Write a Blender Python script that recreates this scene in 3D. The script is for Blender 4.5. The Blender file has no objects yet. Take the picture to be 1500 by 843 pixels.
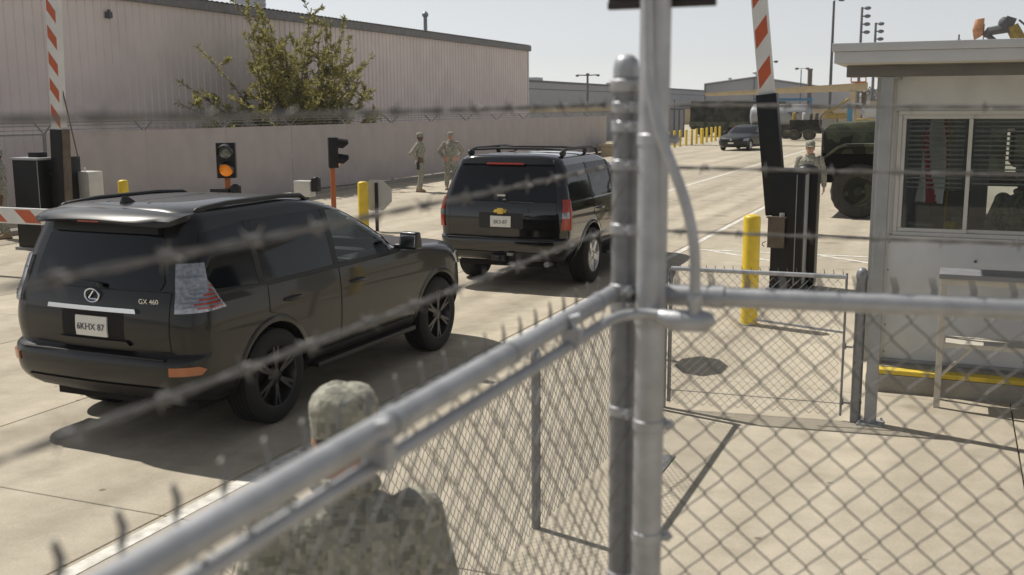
import bpy, bmesh, math, random
from mathutils import Vector, Matrix, Euler
import numpy as np
R = math.radians
random.seed(11)
S = bpy.context.scene
COL = S.collection

# ------------------------------------------------------------------ camera
PITCH, YAW, ROLL = R(9.648), R(22.617), R(-0.3)
cd = bpy.data.cameras.new('camera'); cam = bpy.data.objects.new('camera', cd); COL.objects.link(cam)
cam.matrix_world = Matrix.Translation((0, 0, 2.5)) @ (Matrix.Rotation(YAW, 4, 'Z') @ Matrix.Rotation(math.pi/2-PITCH, 4, 'X') @ Matrix.Rotation(ROLL, 4, 'Z'))
cd.sensor_width = 36; cd.lens = 37.2; cd.clip_start = 0.05; cd.clip_end = 5000
cd.dof.use_dof = True; cd.dof.focus_distance = 12.0; cd.dof.aperture_fstop = 3.7
S.camera = cam

# ------------------------------------------------------------------ sky and sun
SUN_EL = R(55); SUN_DIR = Vector((-0.66, 0.19, 0)).normalized()      # horizontal direction towards the sun
SUN_AZ = math.atan2(SUN_DIR.x, SUN_DIR.y)
w = bpy.data.worlds.new('World'); S.world = w; w.use_nodes = True
nt = w.node_tree; bg = nt.nodes['Background']
sky = nt.nodes.new('ShaderNodeTexSky'); sky.sky_type = 'NISHITA'; sky.sun_disc = False
sky.sun_elevation = SUN_EL; sky.sun_rotation = SUN_AZ
sky.air_density = 0.8; sky.dust_density = 0.05; sky.ozone_density = 1.0; sky.altitude = 0
hs = nt.nodes.new('ShaderNodeHueSaturation'); hs.inputs['Saturation'].default_value = 0.20      # hazy, milky sky
nt.links.new(sky.outputs[0], hs.inputs['Color']); nt.links.new(hs.outputs[0], bg.inputs[0]); bg.inputs[1].default_value = 0.095
ld = bpy.data.lights.new('sun', 'SUN'); ld.energy = 4.6; ld.angle = R(0.6); ld.color = (1, 0.945, 0.86)
sun = bpy.data.objects.new('sun', ld); COL.objects.link(sun)
sd = Vector((SUN_DIR.x*math.cos(SUN_EL), SUN_DIR.y*math.cos(SUN_EL), math.sin(SUN_EL)))
sun.rotation_euler = sd.to_track_quat('Z', 'Y').to_euler(); sun.location = (-20, 10, 40)
S.view_settings.view_transform = 'Standard'; S.view_settings.look = 'None'
S.view_settings.gamma = 1; S.view_settings.exposure = 0.05
try: S.view_settings.use_curve_mapping = False
except Exception: pass
S.render.engine = 'CYCLES'
S.cycles.use_denoising = True
S.cycles.max_bounces = 8; S.cycles.transparent_max_bounces = 16

# ------------------------------------------------------------------ materials
MATS = {}
def M(name, col=(.5,.5,.5), rough=.6, metal=0., var=.12, vscale=6., bump=0., bscale=60., coat=0., world=False, detail=4, spec=.5, emit=None):
    """Principled with noise-driven colour variation, roughness variation and fine bump."""
    if name in MATS: return MATS[name]
    m = bpy.data.materials.new(name); m.use_nodes = True; MATS[name] = m
    t = m.node_tree; N = t.nodes; L = t.links; b = N['Principled BSDF']
    b.inputs['Roughness'].default_value = rough; b.inputs['Metallic'].default_value = metal
    b.inputs['Specular IOR Level'].default_value = spec
    if coat: b.inputs['Coat Weight'].default_value = coat; b.inputs['Coat Roughness'].default_value = .04
    if world: g = N.new('ShaderNodeNewGeometry'); co = g.outputs['Position']
    else: g = N.new('ShaderNodeTexCoord'); co = g.outputs['Object']
    n = N.new('ShaderNodeTexNoise'); n.inputs['Scale'].default_value = vscale; n.inputs['Detail'].default_value = detail
    L.new(co, n.inputs['Vector'])
    r = N.new('ShaderNodeValToRGB'); L.new(n.outputs['Fac'], r.inputs[0])
    r.color_ramp.elements[0].position = .3; r.color_ramp.elements[1].position = .7
    r.color_ramp.elements[0].color = tuple(c*(1-var) for c in col)+(1,)
    r.color_ramp.elements[1].color = tuple(min(1, c*(1+var)) for c in col)+(1,)
    L.new(r.outputs[0], b.inputs['Base Color'])
    mr = N.new('ShaderNodeMapRange'); L.new(n.outputs['Fac'], mr.inputs[0])
    mr.inputs['To Min'].default_value = max(0.02, rough*.88); mr.inputs['To Max'].default_value = min(1, rough*1.12)
    L.new(mr.outputs[0], b.inputs['Roughness'])
    if bump:
        n2 = N.new('ShaderNodeTexNoise'); n2.inputs['Scale'].default_value = bscale; n2.inputs['Detail'].default_value = 5
        L.new(co, n2.inputs['Vector']); bp = N.new('ShaderNodeBump'); bp.inputs['Strength'].default_value = bump; bp.inputs['Distance'].default_value = .02
        L.new(n2.outputs['Fac'], bp.inputs['Height']); L.new(bp.outputs[0], b.inputs['Normal'])
    if emit:
        b.inputs['Emission Color'].default_value = emit[0]+(1,); b.inputs['Emission Strength'].default_value = emit[1]
    return m

def camo(name, cols, scale, digital=0., bump=.2, rough=.85):
    """patchy cloth / paint pattern: a noise field cut into flat colours, on a pixel grid when digital > 0"""
    m = bpy.data.materials.new(name); m.use_nodes = True; MATS[name] = m
    t = m.node_tree; N = t.nodes; L = t.links; b = N['Principled BSDF']; b.inputs['Roughness'].default_value = rough
    b.inputs['Specular IOR Level'].default_value = .2
    g = N.new('ShaderNodeTexCoord'); v = g.outputs['Object']
    if digital:
        s = N.new('ShaderNodeVectorMath'); s.operation = 'SNAP'; s.inputs[1].default_value = (digital,)*3
        L.new(v, s.inputs[0]); v = s.outputs[0]
    n = N.new('ShaderNodeTexNoise'); n.inputs['Scale'].default_value = scale; n.inputs['Detail'].default_value = 2.5
    L.new(v, n.inputs['Vector'])
    r = N.new('ShaderNodeValToRGB'); r.color_ramp.interpolation = 'CONSTANT'; L.new(n.outputs['Fac'], r.inputs[0])
    el = r.color_ramp.elements; k = len(cols)
    el[0].color = cols[0]+(1,); el[0].position = 0; el[1].color = cols[1]+(1,); el[1].position = .44
    for i in range(2, k):
        e = el.new(.44+.13*(i-1)*.75); e.color = cols[i]+(1,)
    L.new(r.outputs[0], b.inputs['Base Color'])
    n2 = N.new('ShaderNodeTexNoise'); n2.inputs['Scale'].default_value = 22; n2.inputs['Detail'].default_value = 4; L.new(g.outputs['Object'], n2.inputs['Vector'])
    bp = N.new('ShaderNodeBump'); bp.inputs['Strength'].default_value = bump; bp.inputs['Distance'].default_value = .03
    L.new(n2.outputs['Fac'], bp.inputs['Height']); L.new(bp.outputs[0], b.inputs['Normal'])
    return m

def concrete(name, base, joints=False):
    m = bpy.data.materials.new(name); m.use_nodes = True; MATS[name] = m
    t = m.node_tree; N = t.nodes; L = t.links; b = N['Principled BSDF']
    b.inputs['Roughness'].default_value = .88; b.inputs['Specular IOR Level'].default_value = .25
    g = N.new('ShaderNodeNewGeometry'); P = g.outputs['Position']
    def noise(s, d=5, rgh=.55):
        n = N.new('ShaderNodeTexNoise'); n.inputs['Scale'].default_value = s; n.inputs['Detail'].default_value = d; n.inputs['Roughness'].default_value = rgh
        L.new(P, n.inputs['Vector']); return n.outputs['Fac']
    def ramp(f, p0, p1, c0, c1):
        r = N.new('ShaderNodeValToRGB'); L.new(f, r.inputs[0]); e = r.color_ramp.elements
        e[0].position, e[1].position = p0, p1; e[0].color = c0+(1,); e[1].color = c1+(1,); return r.outputs[0]
    def mul(a, c):
        x = N.new('ShaderNodeMix'); x.data_type = 'RGBA'; x.blend_type = 'MULTIPLY'; x.inputs[0].default_value = 1
        L.new(a, x.inputs[6]); L.new(c, x.inputs[7]); return x.outputs[2]
    c = ramp(noise(.45, 3), .25, .75, tuple(k*.9 for k in base), tuple(k*1.08 for k in base))
    c = mul(c, ramp(noise(3.5, 6, .65), .3, .7, (.84,.84,.83), (1.06,1.06,1.06)))
    c = mul(c, ramp(noise(60, 3), .3, .7, (.9,.9,.9), (1.06,1.06,1.06)))
    c = mul(c, ramp(noise(1.7, 2, .4), .63, .78, (1,1,1), (.66,.65,.64)))     # stains
    v = N.new('ShaderNodeTexVoronoi'); v.inputs['Scale'].default_value = 2.1; v.inputs['Randomness'].default_value = 1; L.new(P, v.inputs['Vector'])
    c = mul(c, ramp(v.outputs['Distance'], .035, .06, (.5,.48,.45), (1,1,1)))       # gum spots
    # broad tyre tracks running along the lane
    sx = N.new('ShaderNodeSeparateXYZ'); L.new(P, sx.inputs[0])
    mp = N.new('ShaderNodeCombineXYZ'); L.new(sx.outputs[0], mp.inputs[0])
    yy = N.new('ShaderNodeMath'); yy.operation = 'MULTIPLY'; yy.inputs[1].default_value = .04; L.new(sx.outputs[1], yy.inputs[0]); L.new(yy.outputs[0], mp.inputs[1])
    n5 = N.new('ShaderNodeTexNoise'); n5.inputs['Scale'].default_value = 1.3; n5.inputs['Detail'].default_value = 4; L.new(mp.outputs[0], n5.inputs['Vector'])
    c = mul(c, ramp(n5.outputs['Fac'], .35, .65, (.84,.83,.82), (1.05,1.05,1.05)))
    # rubber and oil worn into the wheel paths of the lane
    for xc, hw, dk in ((-6.62,.30,.80), (-4.98,.30,.80), (-5.8,.22,.84), (-9.9,.30,.84), (-8.3,.30,.84)):
        sb = N.new('ShaderNodeMath'); sb.operation = 'SUBTRACT'; sb.inputs[1].default_value = xc; L.new(sx.outputs[0], sb.inputs[0])
        ab = N.new('ShaderNodeMath'); ab.operation = 'ABSOLUTE'; L.new(sb.outputs[0], ab.inputs[0])
        n6 = noise(1.1+abs(xc)*.1, 5, .7); ml = N.new('ShaderNodeMath'); ml.operation = 'MULTIPLY_ADD'; ml.inputs[1].default_value = .9; ml.inputs[2].default_value = -.45; L.new(n6, ml.inputs[0])
        ad = N.new('ShaderNodeMath'); ad.operation = 'ADD'; L.new(ab.outputs[0], ad.inputs[0]); L.new(ml.outputs[0], ad.inputs[1])
        c = mul(c, ramp(ad.outputs[0], 0., hw, (dk,dk,dk), (1,1,1)))
    oi = N.new('ShaderNodeObjectInfo'); c = mul(c, ramp(oi.outputs['Random'], 0, 1, (.93,.93,.94), (1.04,1.03,1.02)))
    L.new(c, b.inputs['Base Color'])
    bp = N.new('ShaderNodeBump'); bp.inputs['Strength'].default_value = .25; bp.inputs['Distance'].default_value = .01
    L.new(noise(45, 6, .7), bp.inputs['Height']); L.new(bp.outputs[0], b.inputs['Normal'])
    return m

def glass(name, tint, trans, rough=.02):
    """window pane: mix of see-through and mirror"""
    m = bpy.data.materials.new(name); m.use_nodes = True; MATS[name] = m
    t = m.node_tree; N = t.nodes; L = t.links; N.remove(N['Principled BSDF'])
    o = N['Material Output']; tr = N.new('ShaderNodeBsdfTransparent'); tr.inputs[0].default_value = tuple(c*trans for c in tint)+(1,)
    gl = N.new('ShaderNodeBsdfGlossy'); gl.inputs['Roughness'].default_value = rough
    fr = N.new('ShaderNodeFresnel'); fr.inputs[0].default_value = 1.5
    mx = N.new('ShaderNodeMixShader'); L.new(fr.outputs[0], mx.inputs[0]); L.new(tr.outputs[0], mx.inputs[1]); L.new(gl.outputs[0], mx.inputs[2])
    L.new(mx.outputs[0], o.inputs[0]); return m

CONC = concrete('concrete', (.485,.435,.345))
CONC2 = concrete('curb_concrete', (.36,.34,.30))
M('dirt', (.10,.09,.075), .95, var=.3, world=True)
M('line_paint', (.60,.585,.53), .8, var=.28, vscale=9, world=True, bump=.15)
M('yellow_paint', (.70,.50,.035), .45, var=.13, vscale=7, bump=.04)
M('curb_yellow', (.62,.46,.05), .6, var=.2, vscale=9)
M('galv', (.40,.41,.43), .48, .55, var=.13, vscale=22, bump=.05, bscale=120)
M('galv_dark', (.22,.225,.235), .5, .45, var=.16, vscale=30, bump=.05)
M('wire', (.18,.178,.172), .5, .4, var=.1)
M('wire_dark', (.16,.165,.17), .5, .5, var=.1)
M('barb', (.20,.195,.19), .6, .5, var=.25, vscale=60)
M('black_metal', (.007,.007,.008), .42, var=.25, vscale=9, bump=.02, spec=.3)
M('brown_metal', (.10,.075,.055), .55, var=.3)
M('arm_white', (.62,.62,.61), .4, var=.06, vscale=5)
M('arm_orange', (.46,.085,.025), .42, var=.1, vscale=8)
M('rubber', (.012,.012,.013), .8, var=.3, vscale=25, bump=.15, bscale=70)
M('charcoal_paint', (.0055,.0054,.0056), .36, .15, var=.05, vscale=3, coat=.5, spec=.4)
M('black_paint', (.003,.0033,.004), .12, .0, var=.03, vscale=3, coat=1., spec=.4)
M('sedan_paint', (.004,.005,.007), .45, .0, var=.05, vscale=3, coat=.25, spec=.3)
M('dusty_rubber', (.042,.040,.036), .9, var=.3, vscale=9, bump=.2)
M('trim', (.012,.012,.013), .5, var=.15, vscale=30)
M('under', (.006,.006,.006), .9, var=.2)
M('seam', (.003,.003,.003), .8, var=.1)
M('chrome', (.72,.73,.75), .12, 1., var=.03)
M('alloy', (.55,.56,.58), .25, .9, var=.05)
M('alloy_dark', (.05,.05,.055), .3, .7, var=.1)
M('lens_red', (.32,.028,.012), .12, var=.12, vscale=25, coat=.7)
M('lens_clear', (.30,.31,.34), .10, .6, var=.3, vscale=38, coat=.8, bump=.15, bscale=45)
M('lens_grey', (.16,.19,.24), .15, .3, var=.1, coat=.6)
M('lens_amber', (.40,.13,.04), .2, var=.1, coat=.6)
M('plate_white', (.72,.71,.66), .45, var=.05, vscale=30)
M('plate_ink', (.08,.08,.12), .6, var=.1)
M('gold', (.62,.45,.10), .25, .8, var=.06)
M('interior', (.035,.033,.032), .8, var=.2)
M('booth_interior', (.50,.49,.46), .7, var=.08)
M('dark_glass', (.003,.004,.006), .05, 0, var=.05, coat=0, spec=.45)
glass('clear_glass', (.82,.92,.90), .80)
glass('tint_glass', (.80,.88,.90), .50)
glass('booth_glass', (.86,.9,.9), .88)
UCP = camo('uniform', [(.19,.188,.158),(.275,.27,.225),(.355,.34,.28),(.285,.288,.258)], 26, .014, bump=.5)
camo('woodland', [(.03,.032,.025),(.075,.084,.056),(.105,.115,.075),(.125,.10,.07)], 1.7, 0, .1, .75)
camo('canvas', [(.012,.013,.010),(.028,.032,.022),(.05,.05,.036),(.04,.036,.026)], 1.1, 0, .5, .9)
M('skin_light', (.46,.27,.19), .55, var=.08, vscale=20)
M('skin_dark', (.11,.058,.036), .5, var=.08, vscale=20)
M('hair', (.03,.022,.016), .7, var=.2, vscale=40)
M('boot', (.30,.225,.14), .8, var=.12, vscale=25, bump=.1)
M('sole', (.12,.09,.06), .85, var=.1)
M('holster', (.02,.021,.02), .6, var=.2)
M('eye', (.02,.015,.012), .2, var=0)
M('lip', (.28,.11,.085), .5, var=.1)
M('bld_panel', (.66,.59,.57), .62, var=.07, vscale=.8, world=True)
M('bld_trim', (.16,.16,.165), .6, var=.2, vscale=5)
M('fabric', (.40,.36,.355), .85, var=.07, vscale=1.6, bump=.25, bscale=26)
M('booth_wall', (.58,.60,.63), .55, var=.08, vscale=3.5, bump=.05, bscale=9)
M('booth_trim', (.52,.52,.51), .5, var=.05)
M('booth_steel', (.30,.31,.32), .5, .15, var=.1, vscale=6)
M('beam_dark', (.12,.115,.11), .6, var=.12)
M('soffit', (.55,.53,.46), .7, var=.06)
M('roof_white', (.46,.47,.48), .5, var=.06, vscale=4)
M('slat', (.78,.77,.74), .5, var=.06)
M('table_top', (.20,.205,.22), .5, var=.1)
M('table_frame', (.50,.47,.40), .55, var=.08)
M('flag_red', (.42,.03,.04), .75, var=.1); M('flag_white', (.85,.84,.83), .75, var=.05); M('flag_blue', (.03,.04,.14), .75, var=.1)
M('far_grey', (.30,.31,.34), .7, var=.06, vscale=.3, world=True)
M('far_dark', (.10,.10,.11), .7, var=.1)
M('far_white', (.55,.56,.58), .6, var=.06)
M('tan_paint', (.50,.41,.26), .6, var=.1, vscale=2)
M('tan_wall', (.40,.33,.22), .75, var=.1, vscale=1)
M('blue_paint', (.06,.24,.42), .5, var=.1)
M('orange_post', (.42,.12,.035), .6, var=.18, vscale=14)
M('sig_lens', (.16,.17,.16), .25, var=.15, vscale=50, coat=.5)
M('sig_amber', (.80,.25,.02), .3, var=.15, vscale=60, emit=((1.,.28,.02), .22))
M('sign_back', (.42,.42,.41), .45, .5, var=.07, vscale=8)
M('sign_brown', (.028,.020,.016), .5, var=.3)
M('cabinet_white', (.55,.54,.50), .5, var=.07)
M('tank_grey', (.30,.31,.33), .5, .1, var=.08)
M('bark', (.10,.075,.05), .9, var=.25, vscale=18, bump=.4)
M('flag_orange', (.58,.30,.17), .7, var=.25, vscale=9)
M('machine_yellow', (.30,.22,.06), .6, var=.25, vscale=5)

def leafmat(name, col):
    m = bpy.data.materials.new(name); m.use_nodes = True; MATS[name] = m
    t = m.node_tree; N = t.nodes; L = t.links; b = N['Principled BSDF']; b.inputs['Roughness'].default_value = .5
    g = N.new('ShaderNodeNewGeometry'); n = N.new('ShaderNodeTexNoise'); n.inputs['Scale'].default_value = 2.2; n.inputs['Detail'].default_value = 6; L.new(g.outputs['Position'], n.inputs['Vector'])
    ad = N.new('ShaderNodeMath'); ad.operation = 'ADD'; L.new(n.outputs['Fac'], ad.inputs[0])
    ml = N.new('ShaderNodeMath'); ml.operation = 'MULTIPLY_ADD'; ml.inputs[1].default_value = .5; ml.inputs[2].default_value = -.25
    L.new(g.outputs['Random Per Island'], ml.inputs[0]); L.new(ml.outputs[0], ad.inputs[1])
    r = N.new('ShaderNodeValToRGB'); L.new(ad.outputs[0], r.inputs[0]); e = r.color_ramp.elements
    e[0].position = .25; e[1].position = .8; e[0].color = tuple(c*.55 for c in col)+(1,); e[1].color = (col[0]*1.7, col[1]*1.5, col[2]*1.2, 1)
    L.new(r.outputs[0], b.inputs['Base Color'])
    tl = N.new('ShaderNodeBsdfTranslucent'); L.new(r.outputs[0], tl.inputs[0])
    mx = N.new('ShaderNodeMixShader'); mx.inputs[0].default_value = .45
    L.new(b.outputs[0], mx.inputs[1]); L.new(tl.outputs[0], mx.inputs[2]); L.new(mx.outputs[0], N['Material Output'].inputs[0])
leafmat('leaf', (.27,.275,.11))
leafmat('far_leaf', (.055,.065,.045))

# ------------------------------------------------------------------ mesh helpers
class MB:
    def __init__(s): s.v = []; s.f = []; s.mi = []; s.cur = 0
    def add(s, vs, fs, T=None):
        o = len(s.v)
        if T is not None: vs = [T @ Vector(p) for p in vs]
        s.v += [tuple(p) for p in vs]; s.f += [tuple(i+o for i in f) for f in fs]; s.mi += [s.cur]*len(fs); return s
    def box(s, c, d, rot=None, taper=(1,1)):
        x, y, z = d[0]/2, d[1]/2, d[2]/2; tx, ty = taper
        vs = [(-x,-y,-z),(x,-y,-z),(x,y,-z),(-x,y,-z),(-x*tx,-y*ty,z),(x*tx,-y*ty,z),(x*tx,y*ty,z),(-x*tx,y*ty,z)]
        T = Matrix.Translation(c)
        if rot is not None: T = T @ Euler(rot).to_matrix().to_4x4()
        return s.add(vs, [(0,3,2,1),(4,5,6,7),(0,1,5,4),(1,2,6,5),(2,3,7,6),(3,0,4,7)], T)
    def b2(s, lo, hi): return s.box([(a+b)/2 for a, b in zip(lo, hi)], [b-a for a, b in zip(lo, hi)])
    def tube(s, pts, r, n=8, cap=True, closed=False):
        pts = [Vector(p) for p in pts]; k = len(pts)
        rs = r if isinstance(r, (list, tuple)) else [r]*k
        vs = []; fs = []; up = None
        for i, p in enumerate(pts):
            if closed: t = pts[(i+1) % k]-pts[i-1]
            else: t = pts[min(i+1, k-1)]-pts[max(i-1, 0)]
            t.normalize()
            if up is None:
                a = Vector((0,0,1)) if abs(t.z) < .9 else Vector((1,0,0)); up = t.cross(a).normalized()
            up = (up-t*up.dot(t)).normalized(); q = t.cross(up)
            for j in range(n):
                a = 2*math.pi*j/n; vs.append(p+(up*math.cos(a)+q*math.sin(a))*rs[i])
        m = k if closed else k-1
        for i in range(m):
            i2 = (i+1) % k
            for j in range(n): fs.append((i*n+j, i*n+(j+1) % n, i2*n+(j+1) % n, i2*n+j))
        if cap and not closed: fs += [tuple(range(n-1, -1, -1)), tuple((k-1)*n+j for j in range(n))]
        return s.add(vs, fs)
    def cyl(s, a, b, r, r2=None, n=16): return s.tube([a, b], [r, r if r2 is None else r2], n)
    def lathe(s, prof, n=24, T=None):
        """profile of (radius, height) turned about local z"""
        vs = []; fs = []
        for (r, z) in prof:
            for j in range(n): a = 2*math.pi*j/n; vs.append((r*math.cos(a), r*math.sin(a), z))
        for i in range(len(prof)-1):
            for j in range(n): fs.append((i*n+j, i*n+(j+1) % n, (i+1)*n+(j+1) % n, (i+1)*n+j))
        fs += [tuple(range(n-1, -1, -1)), tuple((len(prof)-1)*n+j for j in range(n))]
        return s.add(vs, fs, T)
    def prism(s, poly, h, T=None):
        k = len(poly); vs = [(x, y, 0) for x, y in poly]+[(x, y, h) for x, y in poly]
        fs = [tuple(range(k-1, -1, -1)), tuple(range(k, 2*k))]+[(i, (i+1) % k, (i+1) % k+k, i+k) for i in range(k)]
        return s.add(vs, fs, T)
    def ell(s, c, rad, n=14, m=9, rot=None):
        vs = []; fs = []
        for i in range(m+1):
            t = math.pi*i/m
            for j in range(n): a = 2*math.pi*j/n; vs.append((rad[0]*math.sin(t)*math.cos(a), rad[1]*math.sin(t)*math.sin(a), -rad[2]*math.cos(t)))
        for i in range(m):
            for j in range(n): fs.append((i*n+j, i*n+(j+1) % n, (i+1)*n+(j+1) % n, (i+1)*n+j))
        T = Matrix.Translation(c)
        if rot is not None: T = T @ Euler(rot).to_matrix().to_4x4()
        return s.add(vs, fs, T)
    def loft(s, rings, cap=True, T=None):
        n = len(rings[0]); vs = [p for r in rings for p in r]; fs = []
        for i in range(len(rings)-1):
            for j in range(n): fs.append((i*n+j, i*n+(j+1) % n, (i+1)*n+(j+1) % n, (i+1)*n+j))
        if cap: fs += [tuple(range(n-1, -1, -1)), tuple((len(rings)-1)*n+j for j in range(n))]
        return s.add(vs, fs, T)
    def mesh(s, name, mats, smooth=40, bevel=0, seg=2):
        me = bpy.data.meshes.new(name); me.from_pydata(s.v, [], s.f)
        if not isinstance(mats, (list, tuple)): mats = [mats]
        for m in mats: me.materials.append(MATS[m] if isinstance(m, str) else m)
        if len(mats) > 1: me.polygons.foreach_set('material_index', s.mi)
        if bevel:
            bm = bmesh.new(); bm.from_mesh(me)
            es = [e for e in bm.edges if len(e.link_faces) == 2 and e.calc_face_angle(0) > R(40)]
            bmesh.ops.bevel(bm, geom=es, offset=bevel, segments=seg, affect='EDGES', profile=.6, clamp_overlap=True)
            bm.to_mesh(me); bm.free()
        me.validate(); me.update()
        if smooth: me.shade_smooth(); me.set_sharp_from_angle(angle=R(smooth))
        return me
    def build(s, name, mats, parent=None, smooth=40, bevel=0, loc=None, seg=2):
        o = bpy.data.objects.new(name, s.mesh(name, mats, smooth, bevel, seg)); COL.objects.link(o)
        if parent is not None: o.parent = parent
        if loc is not None: o.location = loc
        return o

def tag(o, label=None, cat=None, group=None, kind=None):
    if label: o['label'] = label
    if cat: o['category'] = cat
    if group: o['group'] = group
    if kind: o['kind'] = kind
    return o
def thing(name, label, cat, loc=(0,0,0), rz=0, group=None):
    o = bpy.data.objects.new(name, None); COL.objects.link(o); o.empty_display_size = .2
    o.location = loc; o.rotation_euler = (0, 0, rz); return tag(o, label, cat, group)
def copy_tree(o, parent=None):
    c = o.copy(); COL.objects.link(c); c.parent = parent
    for ch in list(o.children): copy_tree(ch, c)
    return c
def text(name, body, size, mat, parent, T, depth=.003):
    cu = bpy.data.curves.new(name, 'FONT'); cu.body = body; cu.size = size; cu.align_x = 'CENTER'; cu.align_y = 'CENTER'; cu.extrude = depth/2
    tmp = bpy.data.objects.new(name+'_tmp', cu); COL.objects.link(tmp)
    dg = bpy.context.evaluated_depsgraph_get(); me = bpy.data.meshes.new_from_object(tmp.evaluated_get(dg))
    bpy.data.objects.remove(tmp); bpy.data.curves.remove(cu)
    me.materials.clear(); me.materials.append(MATS[mat]); me.transform(T)
    o = bpy.data.objects.new(name, me); COL.objects.link(o); o.parent = parent; return o
def evaluated(o):
    dg = bpy.context.evaluated_depsgraph_get(); me = bpy.data.meshes.new_from_object(o.evaluated_get(dg))
    o.modifiers.clear(); o.data = me; return o

def chainlink(mb, O, U, length, z0, z1, p=.071, r=.0017, n=4, fine=False, barbs=0):
    """woven diamond mesh hung in the vertical plane through O along U"""
    O = Vector(O); U = Vector(U).normalized(); W = Vector((-U.y, U.x, 0)); h = p/2
    cnt = int(length/h); steps = int((z1-z0)/h)
    for i in range(cnt):
        pts = []
        for k in range(steps+1):
            side = (k+i) % 2
            u = (i+side)*h; z = z0+k*h; d = r*1.1*(1 if side else -1)
            if fine:
                s_ = 1 if side else -1
                for dz, du, dd in ((-.16, -.10*s_, .9), (0, 0, -.2), (.16, -.10*s_, -.9)):
                    pts.append(O+U*(u+du*h)+W*(d*0+r*dd*s_)+Vector((0,0,z+dz*h)))
            else: pts.append(O+U*u+W*d+Vector((0,0,z)))
        mb.tube(pts, r, n, cap=False)
        if barbs:
            q = pts[-1]; mb.tube([q, q+Vector((0,0,barbs*.45))+U*.004, q+Vector((0,0,barbs))-U*.003], [r*1.5, r*1.5, r*.8], n)
    return mb

def barbed(mb, pts, step=.125, r=.0021, seed=1, n=5):
    """two twisted strands with four-point barbs"""
    rnd = random.Random(seed); pts = [Vector(p) for p in pts]
    for a, b in zip(pts[:-1], pts[1:]):
        d = b-a; Ln = d.length; t = d/Ln
        s1 = t.cross(Vector((0,0,1))).normalized(); s2 = t.cross(s1)
        k = max(2, int(Ln/.02))
        sag = lambda f: Vector((0,0,-.012*4*f*(1-f)*min(1, Ln)))
        for ph in (0, math.pi):
            mb.tube([a+d*(i/k)+sag(i/k)+(s1*math.cos(i*.75+ph)+s2*math.sin(i*.75+ph))*r for i in range(k+1)], r*.95, n, cap=False)
        x = step*rnd.random()
        while x < Ln:
            c = a+t*x+sag(x/Ln); a0 = rnd.random()*6.28
            mb.tube([c-t*.008, c+t*.008], r*2.6, 6)
            for q in range(4):
                an = a0+q*math.pi/2+rnd.uniform(-.25,.25); dr = (s1*math.cos(an)+s2*math.sin(an)+t*rnd.uniform(-.4,.4)).normalized()
                mb.tube([c+t*(.005 if q % 2 else -.005), c+t*(.005 if q % 2 else -.005)+dr*.016], [r*.85, r*.3], 4)
            x += step*rnd.uniform(.93, 1.07)
    return mb

# ================================================================== SETTING
g = MB(); g.b2((-600,-300,-.6), (600,900,-.035)); ground = tag(g.build('ground', 'dirt', smooth=0), kind='structure')
# far yard surface beyond the jointed slabs
g = MB(); g.b2((-300,70.2,-.034), (300,420,-.004)); tag(g.build('yard', CONC, smooth=0), kind='structure')
g = MB(); g.b2((10.6,-30,-.034), (120,70.1,-.004)); tag(g.build('side_yard', CONC, smooth=0), kind='structure')
g = MB(); g.b2((-60,-30,-.034), (-19.48,70.1,-.004)); tag(g.build('verge', CONC2, smooth=0), kind='structure')
SX, SY = 2.5, 4.57
pav = bpy.data.objects.new('pavement', None); COL.objects.link(pav); tag(pav, kind='structure')
m_ = MB(); m_.box((0,0,-.017), (SX-.011, SY-.012, .034)); slab_me = m_.mesh('concrete_slab', CONC, smooth=0, bevel=.004, seg=1)
wide_ = MB(); wide_.box((0,0,-.017), (2*SX-.011, SY-.012, .034)); wide_me = wide_.mesh('concrete_slab', CONC, smooth=0, bevel=.004, seg=1)
for i in range(-6, 6):
    if i == 1: continue
    for j in range(-2, 15):
        o = bpy.data.objects.new('concrete_slab', wide_me if i == 0 else slab_me); COL.objects.link(o); o.parent = pav
        o.location = (-4.44+SX*(i+(1.0 if i == 0 else .5)), 4.955+SY*(j-.5), random.uniform(-.0012, .0))
def stripe(name, pts, wd, z=.004, mat='line_paint', lab=None):
    m = MB(); (x0, y0), (x1, y1) = pts; d = Vector((x1-x0, y1-y0, 0)); L_ = d.length; n = int(max(1, L_/.6))
    m.box(((x0+x1)/2, (y0+y1)/2, z-.0015), (wd, L_, .003), (0, 0, math.atan2(-d.x, d.y)))
    o = m.build(name, mat, smooth=0); return tag(o, kind='structure')
stripe('lane_line', ((-4.34,-8), (-4.34,52)), .105)
stripe('stop_line', ((-4.27,18.45), (.9,18.55)), .11)
stripe('hatch_line', ((-3.9,18.4), (-1.9,16.9)), .10)
stripe('hatch_line', ((-2.0,18.42), (0.0,16.9)), .10)
stripe('lane_line', ((-7.9,30), (-7.9,66)), .12)

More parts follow.
